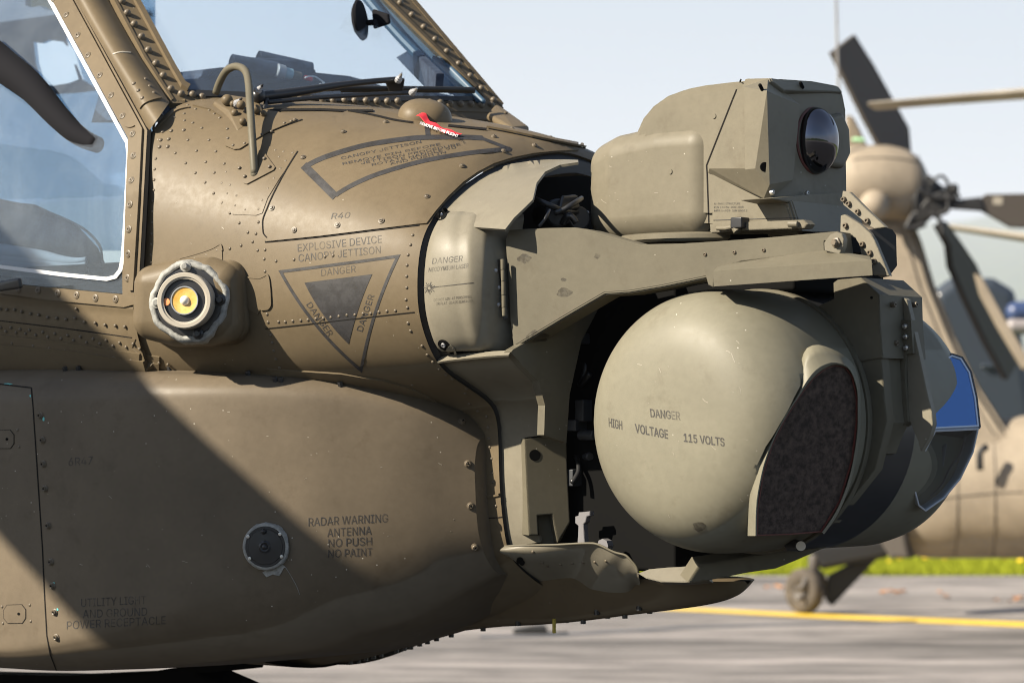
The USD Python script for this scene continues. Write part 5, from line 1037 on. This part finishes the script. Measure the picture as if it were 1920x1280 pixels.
# dark front with the eyeball
front = prism([(1440, 150), (1470, 148), (1530, 152), (1572, 160), (1582, 175), (1588, 205), (1590, 360), (1592, 440), (1480, 440), (1444, 380)], on_s(np.array([1500., 300.]), .69), F3, .16, .01)
obj('front_step', prism([(1446, 372), (1500, 366), (1590, 360), (1592, 440), (1498, 440), (1480, 380)], Qs(1500, 400, .755), F3, .08, .004), 'turret_paint', pn, smooth=28)
obj('front_plate', front, 'turret_paint', pn, smooth=28); FP = Surf(front)
obj('front_drum', revolve([(0, 0), (.058, 0), (.062, .004), (.062, .075), (.058, .08), (0, .08)], on_s(np.array([1560., 262.]), .66) - Z3 * .0, F3, 60), 'turret_paint', pn, smooth=30) if False else None
obj('cheek_bulge', cat(rhull([on_s(np.array([a, float(b)]), .715) for a, b in [(1572, 222), (1582, 245), (1584, 285), (1574, 306), (1540, 230), (1540, 300)]], .012, 2)), 'turret_paint', pn, smooth=40)
usdkit.material(stage, '/World/Looks/eyeball', {'p': ('principled_bsdf', {'base_color': (.13, .13, .15), 'metallic': 1.0, 'roughness': .02})}, surface='p.BSDF')
ec = on_s(np.array([1528., 264.]), .712)
eb = trimesh.creation.icosphere(5, 1.0).vertices; eb3 = ec + eb[:, :1] * F3 * .050 + eb[:, 1:2] * R3 * .060 + eb[:, 2:] * Z3 * .074
obj('eyeball', TM(eb3, trimesh.creation.icosphere(5).faces), 'eyeball', pn, smooth=True)
obj('eye_seal', revolve([(.066, .0), (.070, .006), (.074, .004), (.076, -.004), (.066, -.006)], ec - F3 * .002, F3, 60), 'red_edge', pn, smooth=30)
brow = prism([(1446, 152), (1470, 149), (1530, 153), (1572, 162), (1580, 173), (1560, 172), (1470, 170)], on_s(np.array([1500., 160.]), .715), F3 * .8 + Z3 * .45, .03, .003)
obj('brow', brow, 'turret_paint', pn, smooth=28)
for u, v in [(1427, 164), (1503, 160)]: obj('bore', rhull([on_s(np.array([u - 2., v - 4.]), .720), on_s(np.array([u + 2., v + 4.]), .720)], .004, 1), 'black_matt', pn, smooth=30)
for u, v in [(1446, 361), (1511, 363)]: 
    p_ = on_s(np.array([u, float(v)]), .722); obj('screw', revolve([(0, .005), (.003, .005), (.0036, .007), (.0055, .006), (.006, 0)], p_, F3, 12), 'steel', pn, smooth=30)
p_, n_ = Surf(wedge).hit([(1434, 313)]); obj('bore', revolve([(0, .001), (.010, .001), (.0105, -.002)], p_[0], n_[0], 20), 'black_matt', wd, smooth=False)
def gap(pts, w, surf, parent, hi=.0009): obj('panel_gap', strip(pts, w, surf, .0002, hi, smooth=False, step=3), 'seam', parent, smooth=False)
gap([(1390, 149), (1383, 163), (1325, 310), (1326, 325), (1330, 437)], 2.4, Surf(up_b, fr_b), pn)
for u, v, S in [(1339, 218, UB), (1257, 322, PV)]:
    p_, n_ = S.hit([(u, v)]); obj('plug', revolve([(0, .002), (.0055, .002), (.006, 0), (.0062, -.002)], p_[0], n_[0], 16), 'turret_paint', pn, smooth=30)
for k, (tx, w) in enumerate([('M-PNVS STRUCTURE', 49), ('P/N 13076-000-008', 55), ('MFR 04939  S/N 00012', 62)]):
    decal(tx, (1339, 384 + 6.5 * k), (w, -.5), (0, -3.6), FB, fb_, 'stencil_hull')
obj('marking', strip([(1338, 413), (1400, 411), (1480, 409), (1498, 409)], 1.2, FB, .0003, .0008, smooth=False, step=3), 'stencil_hull', fb_, smooth=False)
# latch strip under it
lt = obj('latch_bar', prism([(1330, 420), (1350, 418), (1400, 416), (1506, 412), (1514, 420), (1508, 428), (1400, 432), (1332, 437)], W(0, .205, 0), R3, .03, .003), 'turret_paint', pn, smooth=28)
obj('latch_rod', cat(tube([Q(1345, 428, .21), Q(1362, 428, .215), Q(1380, 424, .215)], .005, 2, 10, False), cyl(Q(1375, 420, .212), Q(1383, 434, .212), .009, 12)), 'turret_paint', lt, smooth=30)
obj('latch_block', boxST(.635, .665, .19, .222, 2.028, 2.052, .003), 'black_metal', lt, smooth=30)
obj('latch_pin', cyl(Q(1478, 420, .215), Q(1496, 420, .21), .007, 10, .001), 'turret_paint', lt)
# deck between sensor and arm: flange, fairing wing, lugs, brackets
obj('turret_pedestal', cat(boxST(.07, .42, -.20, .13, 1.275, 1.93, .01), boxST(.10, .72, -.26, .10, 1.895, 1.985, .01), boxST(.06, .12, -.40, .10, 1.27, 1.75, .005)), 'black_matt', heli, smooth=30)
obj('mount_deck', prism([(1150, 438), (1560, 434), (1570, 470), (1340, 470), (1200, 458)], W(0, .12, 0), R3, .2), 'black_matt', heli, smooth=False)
QA = lambda u, v, o: on_plane(np.array([u, float(v)]), arm_p + arm_n * o, arm_n)
wing = chull([QA(1338, 508, .055), QA(1338, 537, .055), QA(1634, 488, .055), QA(1636, 516, .055), QA(1392, 490, .004), QA(1545, 468, .004), QA(1630, 480, .01), QA(1636, 515, -.05), QA(1338, 534, -.04), QA(1345, 500, .03)])
wg = obj('arm_wing', wing, 'mount_paint', arm, smooth=12)
fl_ = obj('arm_flange', prism([(1308, 471), (1320, 467), (1450, 457), (1545, 450), (1546, 472), (1390, 490), (1342, 506), (1337, 538), (1328, 534), (1318, 500)], arm_p + arm_n * .008, arm_n, .012, .002), 'mount_paint', arm, smooth=28)
for u, v in [(1322, 477), (1377, 473), (1432, 469)]:
    p_ = QA(u, v, .008); obj('screw', revolve([(0, .001), (.002, .0012), (.0025, .003), (.004, .002), (.0045, 0)], p_, R3, 12), 'bolt_paint', fl_, smooth=30)
lg = obj('lug', prism([(1546, 470), (1545, 455), (1556, 440), (1568, 435), (1578, 438), (1582, 448), (1581, 462), (1574, 477)], arm_p + arm_n * .022, arm_n, .02, .002), 'fairing_paint', arm, smooth=28)
p_ = QA(1568, 455, .022); obj('bolt', revolve([(0, .012), (.006, .012), (.0075, .010), (.0075, .004), (.011, .003), (.0115, 0)], p_, R3, 6), 'bolt_paint', lg, smooth=20)
br1 = obj('bracket', prism([(1580, 358), (1592, 360), (1625, 393), (1660, 426), (1640, 429), (1632, 425), (1581, 384), (1578, 370)], W(0, .20, 0), R3, .012, .002), 'fairing_paint', heli, smooth=28)
br2 = obj('bracket', prism([(1576, 404), (1583, 402), (1612, 420), (1632, 438), (1640, 452), (1667, 517), (1637, 516), (1631, 483), (1615, 481), (1612, 464), (1604, 446), (1584, 441), (1575, 436)], W(0, .19, 0), R3, .012, .002), 'fairing_paint', heli, smooth=28)
for lst, t, o in [([(1583, 374), (1592, 382), (1609, 397), (1627, 414)], .20, br1), ([(1586, 423), (1618, 458), (1632, 474), (1640, 490)], .19, br2)]:
    for u, v in lst: obj('bolt', revolve([(0, .004), (.0026, .004), (.003, .007), (.005, .007), (.0056, .005), (.006, 0)], on_t(np.array([u, float(v)]), t), R3, 12), 'bolt_paint', o, smooth=30)
bx_ = on_t(np.array([1660., 470.]), .13)
obj('stop_box', prism([(1632, 436), (1640, 428), (1660, 426), (1674, 430), (1681, 440), (1683, 498), (1668, 518), (1640, 500)], bx_, F3 * .75 + R3 * .66, .06, .004), 'black_metal', heli, smooth=28)

# short pale scratches and scuffs worn into the paint
plain('scuff', (.24, .215, .17), .6)
def scuffs(surf, parent, region, n, seed, ang=None, L=(4, 22)):
    r = random.Random(seed); poly = Polygon(region); ms = []; x0, y0, x1, y1 = poly.bounds
    while len(ms) < n:
        u, v = r.uniform(x0, x1), r.uniform(y0, y1)
        if not poly.contains(Point(u, v)): continue
        a = r.uniform(-.9, 1.2) if ang is None else r.gauss(ang, .3); l = max(r.uniform(*L) * r.random(), 1.5); w = r.uniform(.22, .5)
        c, s_ = math.cos(a), math.sin(a); k = r.uniform(-.12, .12) * l
        ms.append(panel(LineString([(u, v), (u + c * l * .5 - s_ * k, v + s_ * l * .5 + c * k), (u + c * l, v + s_ * l)]).buffer(w, cap_style='flat', quad_segs=1), surf, .0002, .0005, 3))
    obj('scratches', cat(ms), 'scuff', parent, smooth=False, kind='stuff')
scuffs(DRUM, turret, [(1150, 700), (1400, 600), (1480, 700), (1400, 950), (1250, 980), (1150, 900)], 22, 3, .9)
scuffs(CHEEK, cheek, [(110, 760), (780, 780), (860, 860), (880, 1000), (700, 1060), (120, 1080)], 24, 4, L=(3, 14))
scuffs(HULL, nose, [(310, 300), (480, 330), (480, 440), (310, 470)], 4, 5, L=(2, 8))
scuffs(HULL, hat, [(560, 300), (780, 300), (780, 410), (520, 430)], 5, 6, L=(2, 9))
scuffs(PV, pn, [(1120, 290), (1300, 280), (1300, 420), (1120, 420)], 12, 7, L=(2, 9))

obj('gear_strut', cat(prism([(318, 1252), (438, 1236), (430, 1256), (372, 1262), (440, 1292), (300, 1296), (170, 1276)], W(0, .12, 1), R3, .12, .01), prism([(-60, 1262), (120, 1266), (300, 1258), (330, 1300), (-60, 1300)], W(0, .05, 1), R3, .1)), 'black_matt', heli, smooth=28)

faded('stain', (.05, .043, .033), most=.38, least=.05, lo=.42, hi=.62, scale=45.0)
ARM = Surf(TM(np.array(UsdGeom.Mesh(arm).GetPointsAttr().Get()), np.array(UsdGeom.Mesh(arm).GetFaceVertexIndicesAttr().Get()).reshape(-1, 3)))
def stain(surf, parent, c, rx, ry, seed):
    r = random.Random(seed); o = [(c[0] + rx * math.cos(a) * r.uniform(.6, 1.1), c[1] + ry * math.sin(a) * r.uniform(.6, 1.1)) for a in np.linspace(0, 6.0, 12)]
    obj('stain', panel(Polygon(o).buffer(-1).buffer(1.5), surf, .0002, .0006, 4), 'stain', parent, smooth=False)
for k, (c, rx, ry) in enumerate([((1058, 549), 15, 9), ((1008, 632), 22, 14), ((1057, 524), 6, 3), ((984, 485), 14, 9), ((1120, 480), 7, 5)]): stain(ARM, arm, c, rx, ry, k)
for k, (c, rx, ry) in enumerate([((1310, 986), 13, 10)]): stain(DRUM, turret, c, rx, ry, 20 + k)

# ================================================================== second helicopter behind: tail, fin, tail rotor, tail wheel
BY = 24.7
B = lambda u, v, dy=0.0: P(u, v, BY + dy)
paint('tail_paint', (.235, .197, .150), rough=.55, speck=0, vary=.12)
tailh = thing('attack_helicopter', 'olive drab helicopter tail with rotor and tail wheel, out of focus on the right', 'helicopter')
def ell_loft(sec, n=60, m=36):
    """sec: (u, v centre, half height px, half depth m, dy)"""
    a = np.linspace(0, 2 * np.pi, m, endpoint=False); rows = []
    for u, v, hh, hd, dy in sec:
        c = B(u, v, dy); r = hh / FPX * (BY + dy); rows.append(np.stack([np.full(m, c[0]), c[1] - hd * np.cos(a), c[2] + r * np.sin(a)], 1))
    x = np.arange(len(rows)); rows = PchipInterpolator(x, np.array(rows), axis=0)(np.linspace(0, len(rows) - 1, n))
    v = np.vstack([rows.reshape(-1, 3), rows[0].mean(0), rows[-1].mean(0)]); f = grid_faces(n, m, True); k = n * m; j = np.arange(m)
    f = np.vstack([f, np.stack([np.full(m, k), (j + 1) % m, j], 1), np.stack([np.full(m, k + 1), (n - 1) * m + j, (n - 1) * m + (j + 1) % m], 1)])
    t = TM(v, f); 
    if t.volume < 0: t.invert()
    return t
boom = ell_loft([(1646, 985, 4, .02, 0), (1655, 975, 45, .12, 0), (1690, 950, 88, .30, 0), (1760, 930, 116, .42, 0), (1850, 918, 128, .50, 0), (1930, 912, 134, .54, -.05), (2200, 905, 142, .60, -.2), (3000, 880, 170, .7, -.6)])
tb = obj('tail_boom', boom, 'tail_paint', tailh, smooth=True)
finp = [(1652, 420), (1706, 398), (1735, 470), (1762, 560), (1800, 650), (1845, 735), (1890, 800), (1930, 830), (1930, 900), (1760, 900), (1715, 800), (1690, 700), (1672, 600), (1660, 500)]
fin_m = prism([(1600, 380), (1706, 398), (1728, 450), (1752, 530), (1790, 625), (1835, 718), (1885, 795), (1925, 830), (1930, 900), (1740, 900), (1690, 760), (1650, 600), (1620, 480)], B(1700, 600, -.20), [-.15, -1, 0.05], .38, .13, round_px=6)
obj('tail_fin', fin_m, 'tail_paint', tailh, smooth=40)
nac = ell_loft([(1560, 340, 4, .03, -.1), (1568, 338, 46, .18, -.1), (1600, 338, 64, .30, -.1), (1650, 342, 70, .34, -.1), (1700, 348, 66, .32, -.1), (1728, 356, 50, .26, -.1), (1737, 362, 30, .18, -.1)])
nc = obj('gearbox_fairing', nac, 'tail_paint', tailh, smooth=True)
obj('fairing_bump', sph(B(1640, 385, -.42), .13, 3), 'tail_paint', nc, smooth=True)
obj('fairing_spike', prism([(1590, 215), (1600, 218), (1612, 240), (1632, 285), (1600, 290), (1588, 280)], B(1605, 250, .1), [0, -1, 0], .2, .03), 'tail_paint', nc, smooth=30)
plain('strobe_green', (.35, .62, .35), .4)
obj('position_light', rhull([B(1602, 262, -.02), B(1618, 263, -.02)], .018, 2), 'strobe_green', nc)
plain('dark_paint', (.055, .046, .038), .6); plain('shaft_black', (.012, .012, .013), .6)
hub = obj('rotor_hub', cat(cyl(B(1720, 372, -.15), B(1745, 372, -.35), .16, 24, .02), rhull([B(1710, 350, -.35), B(1742, 335, -.35), B(1746, 400, -.35), B(1720, 425, -.3)], .03, 2), cyl(B(1735, 382, -.36), B(1790, 380, -.36), .05, 14), rhull([B(1745, 372, -.4), B(1785, 352, -.4), B(1790, 362, -.4), B(1770, 395, -.4), B(1700, 420, -.3)], .022, 2)), 'shaft_black', tailh, smooth=35)
obj('pitch_link', cat(tube([B(1745, 352, -.42), B(1786, 350, -.42)], .008, 2, 8, False), sph(B(1788, 354, -.42), .045, 2)), 'shaft_black', hub, smooth=True)
def tblade(name, px, y, th=.06, n=(0, -1, 0), mat='dark_paint'):
    return obj(name, prism(px, B(px[0][0], px[0][1], y), n, th, .012), mat, tailh, smooth=28)
tblade('tail_rotor_blade', [(1561, 98), (1604, 65), (1640, 122), (1678, 190), (1706, 240), (1710, 290), (1660, 292), (1625, 228)], -.30, n=(.45, -.9, 0))
b2 = tblade('tail_rotor_blade', [(1838, 372), (1850, 364), (1960, 362), (2060, 362), (2060, 432), (1960, 428), (1895, 426), (1842, 396)], -.42)
obj('blade_grip', cat(rhull([B(1785, 380, -.42), B(1836, 374, -.42), B(1842, 392, -.42), B(1786, 388, -.42)], .02, 1)), 'shaft_black', b2, smooth=30)
obj('blade_patch', prism([(1862, 369), (1880, 369), (1880, 384), (1862, 384)], B(1870, 375, -.425), (0, -1, 0), .004), 'bezel', b2)
tblade('tail_rotor_blade', [(1762, 425), (1776, 415), (1800, 448), (1832, 495), (1860, 560), (1910, 680), (1890, 712), (1850, 640), (1812, 560), (1786, 500), (1782, 462)], -.44, n=(.85, -.52, -.1), mat='shaft_black')
obj('tail_rotor_blade', prism([(1828, 512), (1842, 520), (1880, 590), (1925, 665), (1935, 690), (1918, 690), (1870, 610), (1838, 550)], B(1850, 560, -.40), (0, -1, .2), .05, .01), 'tail_paint', tailh, smooth=28)
# main rotor blades of the same machine, drooping over its tail
noisy('blade_tan', (.30, .26, .20), (.42, .37, .29), 2, .5)
def mblade(pts, th):
    rows = []
    for u, v, y, hh in pts:
        c = P(u, v, y); r = hh / FPX * y; d = np.array([.3, 1, .0]) / 1.05; rows.append([c + d * a * .27 + Z3 * b * r for a, b in [(-1, -.3), (-.5, .8), (.1, 1), (.6, .5), (1, -.2), (.5, -.8), (0, -1), (-.6, -.9)]])
    v = np.array(rows).reshape(-1, 3); n = len(rows); f = list(map(tuple, grid_faces(n, 8, True))) + [(0, k, k + 1) for k in range(1, 7)] + [((n - 1) * 8, (n - 1) * 8 + k + 1, (n - 1) * 8 + k) for k in range(1, 7)]
    m = TM(v, f); 
    if m.volume < 0: m.invert()
    return m
obj('main_rotor_blade', mblade([(1636, 199, 22.5, 5), (1780, 187, 22.9, 7), (1920, 176, 23.3, 9), (2400, 150, 24.5, 10)], 1), 'blade_tan', tailh, smooth=40)
obj('main_rotor_blade', mblade([(1765, 424, 27.0, 5), (1840, 434, 26.8, 7), (1920, 445, 26.6, 9), (2400, 505, 26, 10)], 1), 'blade_tan', tailh, smooth=40)
# tail wheel
noisy('tyre_dusty', (.045, .038, .03), (.085, .07, .055), 8, .85)
wc = B(1508, 1112, 0); waxis = np.array([-.75, -.66, 0.]); waxis /= np.linalg.norm(waxis)
tyre_p = [(.085, -.055), (.12, -.062), (.165, -.062), (.190, -.04), (.196, 0), (.190, .04), (.165, .062), (.12, .062), (.085, .055)]
wc = np.array([wc[0], BY, .197])
ty = obj('tail_wheel', revolve(tyre_p, wc, waxis, 48), 'tyre_dusty', tailh, smooth=True)
obj('wheel_rim', revolve([(0, .03), (.04, .035), (.07, .045), (.09, .056), (.092, -.05), (.06, -.03), (0, -.03)], wc, waxis, 32), 'dark_paint', ty, smooth=30)
fk = obj('wheel_fork', cat(tube([wc + waxis * .085 + Z3 * .02, B(1505, 1100, -.12), B(1512, 1085, -.1), B(1527, 1072, -.05)], .026, 16, 8), tube([wc - waxis * .085, B(1550, 1105, .12), B(1545, 1085, .1), B(1530, 1070, .0)], .026, 16, 8), tube([B(1498, 1122, -.13), B(1553, 1114, .1)], .018, 2, 8, False), tube([B(1525, 1075), B(1527, 1040)], .05, 2, 12, False)), 'dark_paint', tailh, smooth=True)
obj('trailing_arm', cat(rhull([B(1528, 1030), B(1545, 1055), B(1640, 1024), B(1660, 1018), B(1655, 1035)], .05, 2), rhull([B(1556, 1080, .1), B(1640, 1036, .1), B(1640, 1046, .1), B(1560, 1130, .1), B(1552, 1122, .1)], .02, 1)), 'shaft_black', tailh, smooth=30)
obj('step_handle', tube([B(1838, 880, -.58), B(1837, 850, -.60), B(1842, 842, -.60), B(1850, 838, -.58)], .03, 12, 8), 'shaft_black', tailh, smooth=True)
obj('tail_skirt', prism([(1648, 990), (1690, 960), (1705, 1046), (1668, 1046), (1652, 1020)], B(1680, 1000, -.36), (-.3, -1, 0), .3, .03), 'dark_paint', tailh, smooth=30)
# third machine far behind
plain('far_blue', (.03, .038, .05), .3); 
third = thing('parked_helicopter', 'dark helicopter far behind the tail rotor, only its rounded canopy showing', 'helicopter')
CY = 36.0
C = lambda u, v, dy=0: P(u, v, CY + dy)
obj('fuselage', rhull([C(1770, 560), C(1790, 545), C(1855, 545), C(1880, 560), C(1885, 620), C(1900, 700), C(1930, 880), C(1770, 880), C(1800, 560, 1.5), C(1880, 570, 1.5), C(1900, 880, 1.5)], .16, 3), 'far_blue', third, smooth=True)
obj('canopy_glass', rhull([C(1800, 580, -.3), C(1860, 580, -.3), C(1870, 640, -.3), C(1800, 640, -.3)], .1, 2), 'canopy_dark', third, smooth=True) if False else None
obj('engine_pod', rhull([C(1900, 580, -.3), C(1990, 575, -.3), C(1900, 590, .4)], .14, 2), 'far_blue2', third, smooth=True) if False else None
plain('pod_blue', (.03, .05, .12), .4); plain('pod_white', (.22, .20, .20), .5)
obj('pod', rhull([C(1905, 585, -.4), C(1990, 582, -.4)], .13, 2), 'pod_blue', third, smooth=True)
obj('pod_end', rhull([C(1900, 612, -.45), C(1960, 612, -.45)], .10, 2), 'pod_white', third, smooth=True)
obj('marker_light', rhull([C(1844, 686, -.2), C(1864, 686, -.2)], .03, 1), 'far_blue', third)
# slender mast, chock
noisy('mast_grey', (.16, .15, .15), (.22, .21, .2), 4, .6)
obj('whip_antenna', tube([B(1574, 300, -.3), B(1572, 150, -.36), B(1569, 60, -.38), B(1567, -80, -.40)], [.013, .012, .011, .009], 16, 8), 'mast_grey', tailh, smooth=True)
ch = thing('wheel_chock', 'small black wheel chock lying alone on the tarmac below the belly', 'chock')
c = LY(992, 1188)
obj('block', rhull([c + np.array(x) for x in ([-.11, 0, .02], [.13, 0, .02], [.12, .12, .02], [-.1, .12, .02], [.02, 0, .05], [.12, 0, .05], [.1, .12, .05])], .018, 2), 'rubber', ch, smooth=30)
obj('rope', tube([c + np.array(x) for x in ([.12, 0, .02], [.2, -.03, .012], [.3, .02, .012])], .008, 12, 6), 'rubber', ch, smooth=True)

tv = np.array([LY(900, 1192), LY(1040, 1189), LY(1280, 1175), LY(1500, 1168), LY(1720, 1163)]); tw = np.array([LY(900, 1195.5), LY(1040, 1192.5), LY(1280, 1178.5), LY(1500, 1171), LY(1720, 1165.5)])
tv = np.vstack([tv, tw]); tv[:, 2] = .004; plain('tar', (.06, .065, .075), .7)
tag(obj('tar_seam', TM(tv, grid_faces(2, 5)[:, ::-1]), 'tar', smooth=False), 'thin dark sealed seam crossing the tarmac in front of the yellow line', 'seam', kind='structure')

for pts, r in [([(1745, 345), (1765, 330), (1780, 352)], .014), ([(1745, 400), (1762, 412), (1768, 440)], .02), ([(1722, 352), (1760, 372), (1795, 372)], .02), ([(1735, 420), (1700, 428), (1715, 400)], .025), ([(1775, 365), (1778, 392), (1760, 402)], .018), ([(1790, 352), (1800, 372)], .012)]:
    obj('pitch_link', tube([B(a, b, -.45) for a, b in pts], r, 10, 8), 'shaft_black', hub, smooth=True)
TAIL = Surf(boom)
for l in ([(1700, 868), (1704, 930), (1700, 1040)], [(1790, 812), (1796, 920), (1790, 1044)], [(1860, 800), (1866, 900), (1862, 1045)], [(1705, 948), (1800, 930), (1920, 922)]):
    obj('panel_gap', strip(l, 1.6, TAIL, .002, .006, step=6), 'dark_paint', tb, smooth=False)
NAC = Surf(nac)
obj('panel_gap', strip([(1722, 292), (1728, 345), (1724, 400)], 2.0, NAC, .002, .006, step=5), 'dark_paint', nc, smooth=False)
obj('panel_gap', strip([(1600, 300), (1650, 296), (1722, 305)], 1.6, NAC, .002, .006, step=5), 'dark_paint', nc, smooth=False)
